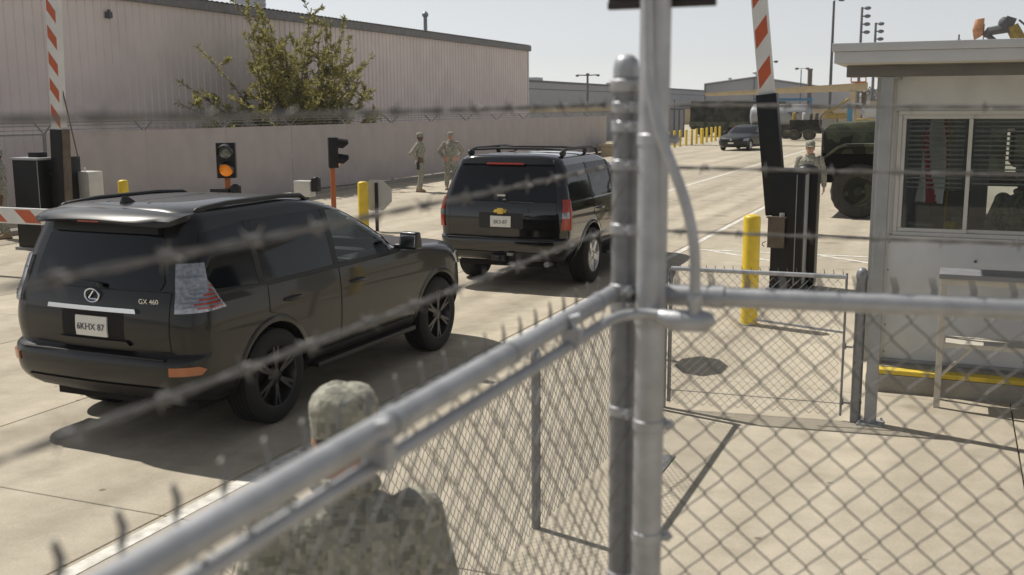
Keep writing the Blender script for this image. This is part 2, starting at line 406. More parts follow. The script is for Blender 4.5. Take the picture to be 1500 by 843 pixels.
# ---------------------------------------------------------------- warehouse on the left
BX, BZ = -21.9, 5.75
wh = thing('warehouse', 'long beige ribbed metal warehouse with grey eave behind the wire topped fence', 'warehouse', (BX, 10, 0))
pw = .90; pr_ = [(0,0)]
for k in range(3):
    x0 = .30*k+.10; pr_ += [(x0,0),(x0+.022,.032),(x0+.06,.032),(x0+.082,0)]
pr_ += [(pw,0)]
mp = MB(); vs = []; fs = []
for (u, d) in pr_: vs += [(d, u, .1), (d, u, BZ-.05)]
for k in range(len(pr_)-1): fs.append((2*k, 2*k+2, 2*k+3, 2*k+1))
mp.add(vs, fs); pm = mp.mesh('wall_panel', 'bld_panel', smooth=0)
for k in range(50):
    o = bpy.data.objects.new('wall_panel', pm); COL.objects.link(o); o.parent = wh; o.location = (0, k*pw-.0, 0)
Lb = 50*pw
m = MB(); m.b2((-30,0,0), (-.02,Lb,BZ-.1)); m.build('wall_core', 'bld_panel', wh, smooth=0)
m = MB(); m.b2((-.05,-.1,BZ-.22), (.16,Lb+.12,BZ+.06)); m.build('fascia', 'bld_trim', wh, smooth=0, bevel=.01)
m = MB(); vs = []; fs = []
nr = int(Lb/.25)
for k in range(nr*2+1):
    y = k*.125; h = .035 if k % 2 else 0
    vs += [(.20, y, BZ+.07+h), (-30, y, BZ+.07+h+2.0)]
for k in range(nr*2): fs.append((2*k, 2*k+2, 2*k+3, 2*k+1))
m.add(vs, fs); m.build('roof', 'bld_trim', wh, smooth=0)
m = MB(); m.b2((-.02,Lb-.12,.1), (.05,Lb+.03,BZ-.22)); m.build('corner_trim', 'booth_trim', wh, smooth=0)
m = MB(); m.b2((.03,13.42,5.0), (.18,13.55,5.16)); m.cyl((.12,13.48,4.98), (.12,13.48,5.22), .05); m.build('wall_lamp', 'far_dark', wh)
v = thing('roof_vent', 'white louvred box vent on the warehouse roof edge', 'vent', (-24.0,33.0,6.0))
m = MB(); m.b2((-.4,-.38,-.1), (.4,.38,1.25)); m.b2((-.47,-.45,1.25), (.47,.45,1.36)); m.build('vent_box', 'far_white', v, bevel=.01)
for k in range(6):
    m = MB(); m.box((.42,0,.25+k*.16), (.05,.66,.09), (0,.5,0)); m.build('louvre', 'far_white', v)
m = MB(); m.tube([(0,0,-.2),(0,0,.78)], .09, 12); m.lathe([(.10,.78),(.15,.82),(.15,.95),(.05,1.05)], 14)
tag(m.build('roof_pipe', 'galv_dark', loc=(-24.0,46.9,6.05)), 'thin dark capped vent pipe standing on the warehouse roof', 'pipe')

# ---------------------------------------------------------------- perimeter fence in front of the warehouse
FX = -17.8
pf = thing('perimeter_fence', 'tan screened chain link fence with V shaped barbed wire arms before the warehouse', 'fence', (FX,0,0))
py = [11+3*k for k in range(16)]
post = MB(); post.cyl((0,0,-.03), (0,0,2.02), .035, n=10); post_me = post.mesh('post', 'galv_dark')
arm = MB()
for s_ in (-1, 1): arm.tube([(0,0,2.0), (s_*.26,0,2.24)], .02, 6)
arm_me = arm.mesh('wire_arm', 'galv_dark')
fab = MB(); n1, n2 = 24, 8; vs = []; fs = []
for a in range(n1+1):
    for b in range(n2+1):
        u = a/n1; z = b/n2
        vs.append((.012*math.sin(u*17+z*3)*math.sin(math.pi*u)+.012*math.sin(u*7.3+1+z*5)*math.sin(math.pi*u), .004+u*2.992, .14+z*1.885))
for a in range(n1):
    for b in range(n2): i = a*(n2+1)+b; fs.append((i, i+n2+1, i+n2+2, i+1))
fab.add(vs, fs); fab_me = fab.mesh('screen_panel', 'fabric', smooth=80)
for y in py:
    for nm, me in (('post', post_me), ('wire_arm', arm_me)):
        o = bpy.data.objects.new(nm, me); COL.objects.link(o); o.parent = pf; o.location = (.06 if nm == 'post' else .06, y, 0)
    if 17 <= y < 56:
        o = bpy.data.objects.new('screen_panel', fab_me); COL.objects.link(o); o.parent = pf; o.location = (.112, y, 0); o.scale = (random.choice((-1,1)), 1, 1)
m = MB(); m.tube([(.06,9,2.0), (.06,56.2,2.0)], .022, 8); m.build('top_rail', 'galv_dark', pf)
m = MB()
for s_ in (-1, 1):
    for q in (.35, .7, 1.0): m.tube([(.06+s_*.26*q,9,2.0+.24*q), (.06+s_*.26*q,56.2,2.0+.24*q)], .006, 4)
tag(m.build('barbed_strands', 'barb', pf), kind='stuff')
m = MB(); chainlink(m, (-.01,9,0), (0,1,0), 8.1, .12, 2.0, p=.075, r=.0026, n=3); tag(m.build('wire_mesh', 'wire', pf, smooth=0), kind='stuff')
m = MB(); m.b2((FX-.1,9,-.03), (FX+.34,57,.10)); tag(m.build('fence_curb', CONC2, bevel=.015), kind='structure')

# ---------------------------------------------------------------- low fence along the lane and its gate
LX = -2.2
lf = thing('low_fence', 'low galvanised chain link fence running along the lane beside the gate', 'fence', (LX,0,0))
for y in (0.2, 2.92, 5.64, 8.40):
    m = MB(); m.cyl((0,y,-.03), (0,y,1.05), .027, n=14); m.lathe([(.031,1.04),(.031,1.07),(.022,1.10),(.006,1.115)], 14, Matrix.Translation((0,y,0))); m.build('post', 'galv_dark', lf)
m = MB(); m.cyl((.03,.1,1.03), (.03,8.4,1.03), .021, n=12); m.build('top_rail', 'galv', lf)
m = MB(); chainlink(m, (.035,.1,0), (0,1,0), 8.25, .03, 1.03, r=.0019, n=4, barbs=.03); tag(m.build('wire_mesh', 'wire_dark', lf, smooth=0), kind='stuff')
gt = thing('walk_gate', 'low chain link gate with pipe frame beside the guard booth', 'gate', (-2.15,8.45,0), math.atan2(.17,1.47))
GL = 1.43
m = MB(); m.tube([(.05,0,1.19), (GL,0,1.17)], .018, 12); m.build('top_rail', 'galv', gt)
m = MB(); m.cyl((.05,0,.06), (.05,0,1.19), .016, n=10); m.build('stile', 'galv_dark', gt)
m = MB(); m.cyl((GL,0,.04), (GL,0,1.2), .010, n=10); m.build('stile', 'galv_dark', gt)
m = MB(); m.tube([(.05,0,.16), (GL,0,.14)], .003, 6); m.build('tension_wire', 'wire_dark', gt)
m = MB(); m.tube([(.75,.012,.79), (GL,.012,.72)], .010, 8); m.build('brace', 'galv', gt)
m = MB(); chainlink(m, (.05,.006,0), (1,0,0), GL-.05, .04, 1.19, r=.0021, n=4, barbs=.05); tag(m.build('wire_mesh', 'wire_dark', gt, smooth=0), kind='stuff')
for z in (.16,.62,1.02):
    m = MB(); m.cyl((GL-.01,0,z-.012), (GL+.07,0,z-.012), .008, n=8); m.cyl((GL+.005,0,z-.03), (GL+.005,0,z+.02), .016, n=10); m.build('hinge', 'galv_dark', gt)
m = MB(); m.cyl((0,0,-.03), (0,0,1.18), .041, n=20); m.lathe([(.046,1.165),(.046,1.20),(.04,1.225),(.024,1.245),(.004,1.252)], 20); m.lathe([(.044,.15),(.044,.17)], 20); m.lathe([(.044,.61),(.044,.63)], 20); m.lathe([(.044,1.0),(.044,1.02)], 20)
tag(m.build('gate_post', 'galv_dark', loc=(-.615,8.62,0)), 'round galvanised gate post with domed cap next to the booth column', 'post')
m = MB(); m.cyl((0,0,-.03), (0,0,1.16), .03, n=16); m.lathe([(.034,1.15),(.034,1.18),(.02,1.21),(.004,1.215)], 16)
tag(m.build('gate_post', 'galv_dark', loc=(-2.16,8.47,0)), 'gate post behind the tall sign pole at the end of the low fence', 'post')
m = MB(); m.b2((-.16,-.26,.001), (.02,.24,.010)); tag(m.build('steel_plate', 'galv_dark', loc=(-1.76,7.0,0), bevel=.003), 'small grey steel plate on the concrete behind the sign pole', 'plate')

# ---------------------------------------------------------------- tall near fence with barbed wire
RZ = 2.12
nf = thing('tall_fence', 'tall galvanised chain link fence corner in the foreground with barbed wire', 'fence', (0,0,0))
CP = Vector((-.618,2.085,0)); UR = Vector((.65,.08,0)).normalized()
m = MB(); m.cyl(CP+Vector((0,0,-.03)), CP+Vector((0,0,2.56)), .0262, n=24); m.build('corner_post', 'galv_dark', nf)
m = MB(); T = Matrix.Translation(CP)
m.lathe([(.030,2.53),(.0325,2.535),(.0325,2.552),(.026,2.556),(.026,2.575),(.0235,2.592),(.014,2.602),(.002,2.604)], 24, T); m.build('post_cap', 'galv', nf)
for z in (2.50, 2.462, 2.385, 2.255, 2.13, 2.095, 1.87, 1.5):
    m = MB(); m.lathe([(.0270,z-.011),(.0288,z-.009),(.0288,z+.009),(.0270,z+.011)], 24, T)
    m.box(CP+Vector((.018,-.030,z)), (.008,.022,.02), (0,0,.5)); m.tube([CP+Vector((.008,-.036,z)), CP+Vector((.032,-.032,z))], .004, 6); m.build('brace_band', 'galv', nf)
random.seed(3)
m = MB()
for k in range(26):       # tie wire ends and mesh edge wrapping the post
    z = 2.48-k*.071/2*1.6; a = random.uniform(2.2,4.6)
    m.tube([CP+Vector((.026*math.cos(a+t*.5), .026*math.sin(a+t*.5), z-.02+t*.02)) for t in range(4)], .0022, 5)
tag(m.build('tie_wires', 'wire', nf), kind='stuff')
YL = -1.1
RX = lambda y: -.637+(2.107-y)*.0175
m = MB(); m.cyl((RX(2.08),2.08,RZ), (RX(YL),YL,RZ), .0172, n=20); m.build('top_rail', 'galv', nf)
for y in (1.96, 1.50, 1.10):
    m = MB(); m.tube([(RX(y-.012),y-.012,RZ), (RX(y+.012),y+.012,RZ)], .0192, 20); m.build('rail_sleeve', 'galv', nf)
RE = CP+UR*3.2
m = MB(); m.cyl(CP+UR*.03+Vector((0,-.0,RZ)), RE+Vector((0,0,RZ)), .0205, n=20); m.build('top_rail', 'galv', nf)
m = MB(); m.tube([CP+UR*.05+Vector((0,0,RZ)), CP+UR*.205+Vector((0,0,RZ))], .0225, 20); m.build('rail_sleeve', 'galv', nf)
m = MB(); m.tube([CP+UR*.18+Vector((0,0,RZ)), CP+UR*.205+Vector((0,0,RZ))], .0245, 20); m.build('rail_clamp', 'galv', nf)
for P_ in ((-.632,YL,0), tuple(RE)):
    m = MB(); m.cyl((P_[0],P_[1],-.03), (P_[0],P_[1],2.55), .0245, n=16); m.build('line_post', 'galv_dark', nf)
m = MB(); chainlink(m, (-.652,YL,0), (0,1,0), 2.06-YL, .06, RZ+.01, r=.0019, n=5, fine=True, barbs=.034); tag(m.build('wire_mesh', 'wire', nf), kind='stuff')
q = CP+UR*.03+Vector((0,.022,0))
m = MB(); chainlink(m, (q.x,q.y,0), UR, 3.1, .06, RZ+.01, r=.0019, n=5, fine=True, barbs=.045); tag(m.build('wire_mesh', 'wire', nf), kind='stuff')
for k, z in enumerate((2.25,2.38,2.505)):
    m = MB(); barbed(m, [(-.655,YL,z), (-.655,2.085,z)], seed=5+k); m.build('barbed_strand', 'barb', nf)
    m = MB(); barbed(m, [(-.632,2.11,z), tuple(RE+Vector((0,.02,z)))], seed=15+k); m.build('barbed_strand', 'barb', nf)
# sign pole standing in the corner
sp = thing('sign_pole', 'grey steel pole carrying a small dark sign beside the fence corner post', 'pole', (-.546,2.035,0))
m = MB(); m.cyl((0,0,-.03), (0,0,3.15), .0300, n=28); m.build('pole', 'galv', sp)
for z in (2.437, 2.08, 1.86, 1.62):
    m = MB(); m.lathe([(.0305,z-.012),(.0325,z-.010),(.0325,z+.010),(.0305,z+.012)], 28); m.box((.036,.01,z), (.02,.012,.018)); m.cyl((.03,.0,z), (.05,.012,z), .005, n=8); m.build('strap', 'galv', sp)
m = MB(); m.box((0,.040,2.99), (.215,.006,.60)); m.b2((-.1075,.032,2.69), (.1075,.046,2.705)); m.build('sign_board', 'sign_brown', sp, bevel=.002)
for z in (2.8, 3.1):
    m = MB(); m.box((0,.03,z), (.10,.016,.03)); m.build('sign_bracket', 'galv_dark', sp)
# electrical conduit fixed to fence and pole
cn = thing('conduit', 'grey electrical conduit bending down the pole and along the fence rail', 'conduit', (0,0,0))
def curve(P, n=10):
    out = []; P = [Vector(p) for p in P]
    for i in range(len(P)-1):
        p0, p1, p2, p3 = P[max(i-1,0)], P[i], P[i+1], P[min(i+2,len(P)-1)]
        for k in range(n):
            t = k/n; out.append(.5*((2*p1)+(-p0+p2)*t+(2*p0-5*p1+4*p2-p3)*t*t+(-p0+3*p1-3*p2+p3)*t**3))
    return out+[P[-1]]
m = MB(); m.tube(curve([(-.552,1.992,3.05),(-.551,1.992,2.75),(-.546,1.991,2.573),(-.536,1.99,2.509),(-.520,1.99,2.445),(-.496,1.99,2.387),(-.473,1.99,2.329),(-.457,1.99,2.271),(-.4495,1.993,2.212),(-.448,1.995,2.115)]), .0105, 16); m.build('riser', 'galv', cn)
m = MB(); m.lathe([(.0135,2.098),(.0135,2.125),(.0155,2.128),(.0155,2.14),(.012,2.145)], 16, Matrix.Translation((-.448,1.995,0))); m.build('coupling', 'galv', cn)
m = MB(); m.tube([(-.525,1.995,2.098),(-.515,1.995,2.094),(-.49,1.995,2.088),(-.43,1.997,2.090),(-.41,2.0,2.096)], [.010,.015,.022,.022,.012], 16); m.b2((-.505,1.99,2.072), (-.425,2.003,2.11)); m.build('junction_body', 'galv', cn, bevel=.004)
m = MB(); m.tube(curve([(-.52,1.993,2.098),(-.555,1.985,2.098),(-.590,1.94,2.096),(-.606,1.85,2.088),(-.614,1.7,2.081),(-.618,1.2,2.079),(-.616,.5,2.079),(-.60,-1.0,2.079)]), .0105, 16); m.build('run', 'galv', cn)
for y in (1.74,1.05):
    m = MB(); m.box((-.610,y,2.100), (.034,.022,.026)); m.tube([(-.600,y,2.076),(-.598,y,2.10),(-.612,y,2.130)], .0055, 8); m.tube([(-.612,y,2.13),(-.594,y,2.136)], .006, 8); m.build('clamp', 'galv', cn)

# ---------------------------------------------------------------- guard booth
bo = thing('guard_booth', 'white panelled guard booth with flat overhanging roof and blinds in its window', 'booth', (0,0,0))
m = MB(); m.b2((-.62,9.66,-.03), (5.0,14.2,.155)); isl = tag(m.build('booth_island', CONC2, bevel=.01), kind='structure')
m = MB(); m.b2((-.615,9.665,.156), (4.99,14.19,.20)); o = m.build('painted_kerb_edge', 'curb_yellow', isl, bevel=.012)
m = MB(); m.b2((-.50,9.78,.201), (4.9,14.1,.209)); m.build('island_top', CONC2, isl)
WX0, WX1, WY0, WY1, WZ0, WZ1 = -.53, 4.0, 9.95, 12.6, .21, 2.80
wl_, wr_, wb_, wt_ = -.44, 1.72, 1.40, 2.42        # window opening of the front wall
def wallp(lo, hi, nm='wall_panel', mat='booth_wall'): m = MB(); m.b2(lo, hi); return m.build(nm, mat, bo, bevel=.004, seg=1)
for k in range(3): wallp((WX0+(1.22*k)+ (.004 if k else 0),WY0,WZ0), (min(WX1,WX0+1.22*(k+1)),WY0+.06,wb_-.03))
wallp((WX0,WY0,wb_-.028), (wl_-.03,WY0+.06,wt_+.03)); wallp((wr_+.03,WY0,wb_-.028), (WX1,WY0+.06,wt_+.03))
wallp((WX0,WY0,wt_+.032), (WX1,WY0+.06,WZ1))
wallp((WX0,WY0+.062,WZ0), (WX0+.06,WY1,1.2)); wallp((WX0,WY0+.062,1.202), (WX0+.06,10.2,2.6)); wallp((WX0,11.9,1.202), (WX0+.06,WY1,2.6)); wallp((WX0,WY0+.062,2.602), (WX0+.06,WY1,WZ1))
m = MB(); m.b2((WX0+.025,10.202,1.204), (WX0+.03,11.898,2.598)); m.build('side_pane', 'booth_glass', bo, smooth=0)
wallp((WX1-.06,WY0+.062,WZ0), (WX1,WY1,WZ1))
wallp((WX0,WY1,WZ0), (WX1,WY1+.06,1.3)); wallp((WX0,WY1,2.25), (WX1,WY1+.06,WZ1)); wallp((WX0,WY1,1.302), (.35,WY1+.06,2.248)); wallp((1.9,WY1,1.302), (WX1,WY1+.06,2.248))
m = MB(); m.b2((WX0+.07,WY0+.07,.211), (WX1-.07,WY1-.01,.22)); m.build('floor', 'booth_interior', bo)
m = MB(); m.b2((WX0+.07,WY0+.07,2.70), (WX1-.07,WY1-.01,2.74)); m.build('ceiling', 'booth_interior', bo)
m = MB(); m.b2((WX0-.015,WY0-.02,WZ0), (WX0+.03,WY0+.0,WZ1)); m.build('corner_trim', 'booth_trim', bo, bevel=.003)
m = MB(); m.b2((WX0-.01,WY0-.03,WZ0), (WX1,WY0-.001,WZ0+.035)); m.build('base_trim', 'booth_steel', bo, bevel=.004)
scr = MB(); scr.lathe([(.009,0),(.009,.002),(.006,.0045),(.001,.005)], 8, Matrix.Rotation(math.pi/2, 4, 'X')); scr_me = scr.mesh('screw', 'galv_dark')
for x in (-.495, .66, .70, 1.88, 1.92):
    for z in (.3,.55,.8,1.05,1.3): o = bpy.data.objects.new('screw', scr_me); COL.objects.link(o); o.parent = bo; o.location = (x, WY0, z)
# window: frame, mullion, two sashes of glass, blinds
def frame(lo, hi, t, d, y, nm, mat):
    (x0,z0),(x1,z1) = lo, hi; m = MB()
    m.b2((x0,y,z0), (x1,y+d,z0+t)); m.b2((x0,y,z1-t), (x1,y+d,z1)); m.b2((x0,y,z0+t), (x0+t,y+d,z1-t)); m.b2((x1-t,y,z0+t), (x1,y+d,z1-t))
    return m.build(nm, mat, bo, bevel=.003, seg=1)
wf = frame((wl_-.035,wb_-.035), (wr_+.035,wt_+.035), .035, .085, WY0-.022, 'window_frame', 'booth_trim')
for (a, b, yy) in ((wl_,.13,WY0-.006), (.095,.9,WY0+.02), (.9,wr_,WY0-.006)):
    s_ = frame((a,wb_), (b,wt_), .034, .028, yy, 'window_sash', 'booth_trim')
    m = MB(); m.b2((a+.033,yy+.012,wb_+.033), (b-.033,yy+.016,wt_-.033)); m.build('pane', 'booth_glass', s_, smooth=0)
m = MB(); m.b2((wl_-.05,WY0-.05,wb_-.055), (wr_+.05,WY0-.0235,wb_-.036)); m.build('window_sill', 'booth_trim', bo, bevel=.004)
for (a, b, cnt, z1) in ((wl_+.05,.07,15,2.36), (.15,.86,14,2.36), (.94,wr_-.05,14,2.36)):
    for k in range(cnt):
        m = MB(); m.box(((a+b)/2, WY0+.115, z1-k*.041), (b-a, .028, .0022), (R(-30+random.uniform(-4,4)), 0, 0)); m.build('blind_slat', 'slat', bo, smooth=0)
    m = MB(); m.b2((a,WY0+.1,z1+.02), (b,WY0+.13,z1+.05)); m.build('blind_head', 'slat', bo)
    for x in (a+.06, b-.06):
        m = MB(); m.cyl((x,WY0+.115,z1), (x,WY0+.115,z1-cnt*.041), .0015, n=4); m.build('blind_cord', 'slat', bo)
# roof, beams, soffit, column
m = MB(); m.b2((-.86,8.32,2.83), (4.4,13.1,2.93)); ro = m.build('roof', 'roof_white', bo, bevel=.006)
m = MB(); m.b2((-.885,8.29,2.895), (4.42,13.12,2.955)); m.build('fascia_cap', 'roof_white', ro, bevel=.005)
m = MB(); m.b2((-.868,8.308,2.81), (4.41,8.33,2.893)); m.b2((-.868,8.331,2.81), (-.845,13.1,2.893)); m.build('fascia', 'roof_white', ro, bevel=.003)
m = MB(); m.b2((-.84,8.335,2.805), (4.38,13.08,2.826)); m.build('soffit', 'soffit', ro)
m = MB(); m.b2((-.80,8.57,2.715), (4.3,8.66,2.80)); m.build('beam', 'beam_dark', bo, bevel=.003)
m = MB(); m.b2((-.54,8.665,2.72), (-.46,WY0-.03,2.795)); m.build('beam', 'booth_steel', bo, bevel=.003)
m = MB(); m.b2((-.545,8.575,-.03), (-.455,8.655,2.713)); m.build('column', 'booth_steel', bo, bevel=.006)
m = MB(); m.b2((-.60,8.52,.0), (-.40,8.71,.014))
for a in (-.58,-.42):
    for b in (8.54,8.69): m.cyl((a,b,.014), (a,b,.035), .010, n=6)
m.build('base_plate', 'booth_steel', bo)
m = MB(); m.b2((-.66,WY0-.09,.21), (-.535,WY0+.02,2.80)); m.build('column', 'booth_steel', bo, bevel=.006)
m = MB(); m.cyl((-.03,10.6,2.93), (-.03,10.6,3.02), .018, n=8); m.ell((-.03,10.6,3.05), (.035,.05,.04)); m.cyl((-.03,10.6,3.07), (-.03,10.6,3.13), .008, n=6); m.build('roof_fixture', 'far_dark', bo)
m = MB(); m.cyl((.22,WY0-.012,1.16), (.22,WY0,1.16), .012, n=10); m.build('lock_boss', 'far_dark', bo)
# things inside the booth
ct = thing('counter', 'counter inside the booth under the window', 'counter', (0,0,0))
m = MB(); m.b2((-.44,10.2,1.22), (3.2,10.75,1.26)); m.build('counter_top', 'booth_interior', ct, bevel=.004)
m = MB(); m.b2((-.44,10.7,.22), (3.2,10.74,1.22)); m.build('counter_front', 'interior', ct)
fl = MB(); nu, nv = 26, 40; vs = []; fs = []
for a in range(nu+1):
    for b in range(nv+1):
        u = a/nu; z = b/nv
        x = (u-.5)*.25*(1-.1*z)+.05*z; y = .03*math.sin(u*9+z*2)+.015*math.sin(u*5+z*6)
        vs.append((x, y, .92*z))
for a in range(nu):
    for b in range(nv):
        i = a*(nv+1)+b; u = a/nu; z = b/nv
        s_ = int(math.floor((u*1.25+z*.75)*2.0+1.15)) % 2
        fl.cur = 2 if (z > .82 and u < .25) else s_
        fl.add([], []); fl.f.append((i, i+nv+1, i+nv+2, i+1)); fl.mi.append(fl.cur)
fl.v = vs
fo_ = tag(fl.build('flag', ['flag_red','flag_white','flag_blue'], loc=(-.20,10.42,1.62), smooth=80), 'red and white striped flag hanging behind the booth window blinds', 'flag')
fo_.rotation_euler.z = R(-38); fo_.scale = (1.25,1,.88)   # FLAGROT
m = MB(); m.cyl((0,0,0), (0,0,1.5), .012, n=8); m.ell((0,0,1.52), (.025,.025,.03)); tag(m.build('flag_staff', 'gold', loc=(-.05,10.52,1.26)), 'thin flag staff standing behind the striped flag in the booth', 'staff')
m = MB(); m.b2((-.09,-.07,0), (.09,.07,.16)); m.b2((-.11,-.09,.16), (.11,.09,.18)); tag(m.build('paper_tray', 'cabinet_white', loc=(-.26,10.36,1.26), bevel=.006), 'small white desk box in the left corner of the booth window', 'box')
m = MB(); m.lathe([(.05,0),(.055,.02),(.06,.16),(.05,.2)], 16); m.box((.09,0,.1), (.02,.03,.1)); tag(m.build('yellow_jug', 'yellow_paint', loc=(.0,10.36,1.26)), 'yellow jug on the booth counter left of the mullion', 'jug')
m = MB(); m.b2((-.08,-.06,0), (.08,.06,.04)); tag(m.build('yellow_pad', 'yellow_paint', loc=(.03,10.24,1.26), bevel=.004), 'yellow pad lying on the booth counter at the sill', 'pad')
m = MB(); m.lathe([(.10,0),(.10,.02),(.02,.03),(.02,.22)], 14); m.box((0,0,.34), (.34,.03,.24)); tag(m.build('monitor', 'far_dark', loc=(-.02,10.6,1.26), bevel=.006), 'dark screen on a stand inside the booth', 'monitor')
# counter table outside the booth
tb = thing('counter_table', 'steel framed outdoor counter table with grey top in front of the booth', 'table', (0,0,0))
m = MB(); m.b2((-.06,9.25,1.10), (1.9,9.63,1.14)); m.build('table_top', 'table_top', tb, bevel=.005)
m = MB(); m.b2((-.05,9.27,1.05), (1.88,9.29,1.098)); m.b2((-.05,9.59,1.05), (1.88,9.61,1.098)); m.build('apron', 'table_frame', tb, bevel=.003)
for x in (-.02, 1.84):
    for y in (9.30, 9.58):
        m = MB(); m.b2((x-.025,y-.02,0), (x+.025,y+.02,1.05)); m.build('leg', 'table_frame', tb, bevel=.004)
m = MB(); m.b2((.01,9.285,.52), (1.81,9.31,.56)); m.b2((.01,9.57,.52), (1.81,9.595,.56)); m.build('rail', 'table_frame', tb, bevel=.003)
m = MB(); m.b2((.02,9.312,.535), (.62,9.568,.55)); m.build('shelf_board', 'table_frame', tb)
m = MB(); m.tube([(-.0,9.30,.28), (.22,9.30,.52)], .014, 6); m.build('diagonal_brace', 'table_frame', tb)

# ---------------------------------------------------------------- bollards
def bollard(loc, r, h, label, name='bollard', group='yellow bollards around the gate'):
    b = thing(name, label, 'bollard', loc, 0, group)
    m = MB(); m.lathe([(r,-.03),(r,h-r*.45),(r*.93,h-r*.22),(r*.7,h-r*.06),(r*.35,h),(.004,h+.004)], 22); m.build('pipe', 'yellow_paint', b)
    m = MB(); m.lathe([(r*1.18,0),(r*1.15,.012),(r*1.02,.016)], 22); m.build('grout_ring', CONC2, b); return b
bollard((-2.10,12.2,0), .098, 1.28, 'tall yellow steel bollard in front of the right barrier cabinet')
bollard((-16.07,17.4,0), .105, 1.05, 'yellow bollard beside the white box left of the amber signal')
bollard((-11.0,18.6,0), .105, 1.05, 'yellow bollard just left of the grey octagonal sign back')
bg = None
for k, (x, y) in enumerate([(-16.09, 63.41), (-16.12, 65.04), (-16.14, 66.56), (-16.17, 68.34), (-16.19, 70.0), (-16.22, 71.52), (-16.24, 73.09), (-16.27, 74.97), (-16.3, 76.69), (-16.33, 78.23), (-16.35, 79.82),(-15.89,71.89)]):
    if bg is None: bg = bollard((x,y,0), .085, 1.04, 'slim yellow bollard in the row before the canvas covered truck', group='row of far yellow bollards')
    else: o = copy_tree(bg); o.location = (x,y,0)
    o = bg if k == 0 else o
    o['label'] = 'slim yellow bollard standing just in front of the far row' if k == 11 else 'slim yellow bollard, %s from the left in the far row' % ('first','second','third','fourth','fifth','sixth','seventh','eighth','ninth','tenth','eleventh','')[k]

# ================================================================== barrier gates, signals, signs
def striped_arm(name, parent, p0, p1, wd, th, nstripe, first, face, slant=1):
    """hollow box arm from p0 to p1 with slanted orange bands laid on the broad face"""
    p0 = Vector(p0); p1 = Vector(p1); t = (p1-p0); L_ = t.length; t.normalize()
    f = Vector(face); f = (f-t*f.dot(t)).normalized(); s = t.cross(f)
    T = Matrix(((s.x,f.x,t.x,p0.x),(s.y,f.y,t.y,p0.y),(s.z,f.z,t.z,p0.z),(0,0,0,1)))
    m = MB(); m.b2((-wd/2,-th/2,0), (wd/2,th/2,L_)); m.v = [tuple(T @ Vector(v)) for v in m.v]; a = m.build(name, 'arm_white', parent, bevel=.006)
    pitch = L_/nstripe
    for k in range(nstripe):
        z = first+k*pitch
        for sg in (1, -1):
            m = MB(); hw = wd/2*.82; y = sg*(th/2+.0015)
            z1 = z+pitch*.46; sl = hw*1.15*slant
            vs = [(-hw,y,z-sl),(hw,y,z+sl),(hw,y,z1+sl),(-hw,y,z1-sl)]; vs2 = [(x,y-sg*.003,zz) for x,_,zz in vs]
            m.add(vs+vs2, [(0,1,2,3) if sg > 0 else (3,2,1,0), (0,4,5,1),(1,5,6,2),(2,6,7,3),(3,7,4,0)]); m.v = [tuple(T @ Vector(v)) for v in m.v]
            m.build('orange_band', 'arm_orange', a, smooth=0)
    return a

rb = thing('barrier_gate', 'black barrier gate by the booth with its striped arm raised', 'barrier', (-2.03,14.7,0))
m = MB(); m.b2((-.21,-.20,.05), (.21,.20,1.64)); cb = m.build('cabinet', 'black_metal', rb, bevel=.012)
m = MB(); m.b2((-.225,-.215,1.64), (.225,.215,1.67)); m.build('cabinet_lid', 'black_metal', cb, bevel=.006)
m = MB(); m.b2((-.25,-.24,-.03), (.25,.24,.05)); m.build('base_frame', 'galv_dark', rb)
m = MB(); m.b2((.105,-.206,.12), (.115,-.2,1.6)); m.build('door_edge', 'booth_steel', cb)
m = MB(); m.b2((.212,-.17,.12), (.222,.17,1.6)); m.build('side_door', 'booth_steel', cb, bevel=.003)
m = MB(); m.b2((-.24,-.30,.62), (-.02,-.21,1.02)); m.b2((-.26,-.31,1.02), (0,-.205,1.04)); m.build('control_box', 'brown_metal', rb, bevel=.005)
m = MB(); m.cyl((-.06,-.26,1.04), (-.06,-.26,1.09), .035, n=12); m.build('beacon', 'booth_steel', rb)
m = MB(); m.tube([(-.26,-.27,.70),(-.30,-.28,.68),(-.31,-.28,.65),(-.28,-.27,.63)], .006, 6); m.build('cable_loop', 'black_metal', rb)
m = MB(); m.cyl((-.29,.0,1.42), (.0,.0,1.42), .07, n=18); m.build('pivot', 'black_metal', rb)
m = MB(); m.b2((.0,.24,.02), (.33,.55,1.62)); m.ell((.165,.395,1.62), (.165,.155,.10)); m.build('rear_housing', 'black_metal', rb, bevel=.03)
m = MB(); P0 = Vector((-.16,-.08,1.05)); P1 = Vector((-.345,-.08,2.66)); t = (P1-P0)
m.box((P0+P1)/2, (.27,.20,t.length), (0,math.atan2(t.x,t.z),0)); m.build('arm_mount', 'black_metal', rb, bevel=.01)
striped_arm('arm', rb, P1-t*.02, P1+t/t.length*4.2, .205, .11, 8, .20, (0,-1,0))

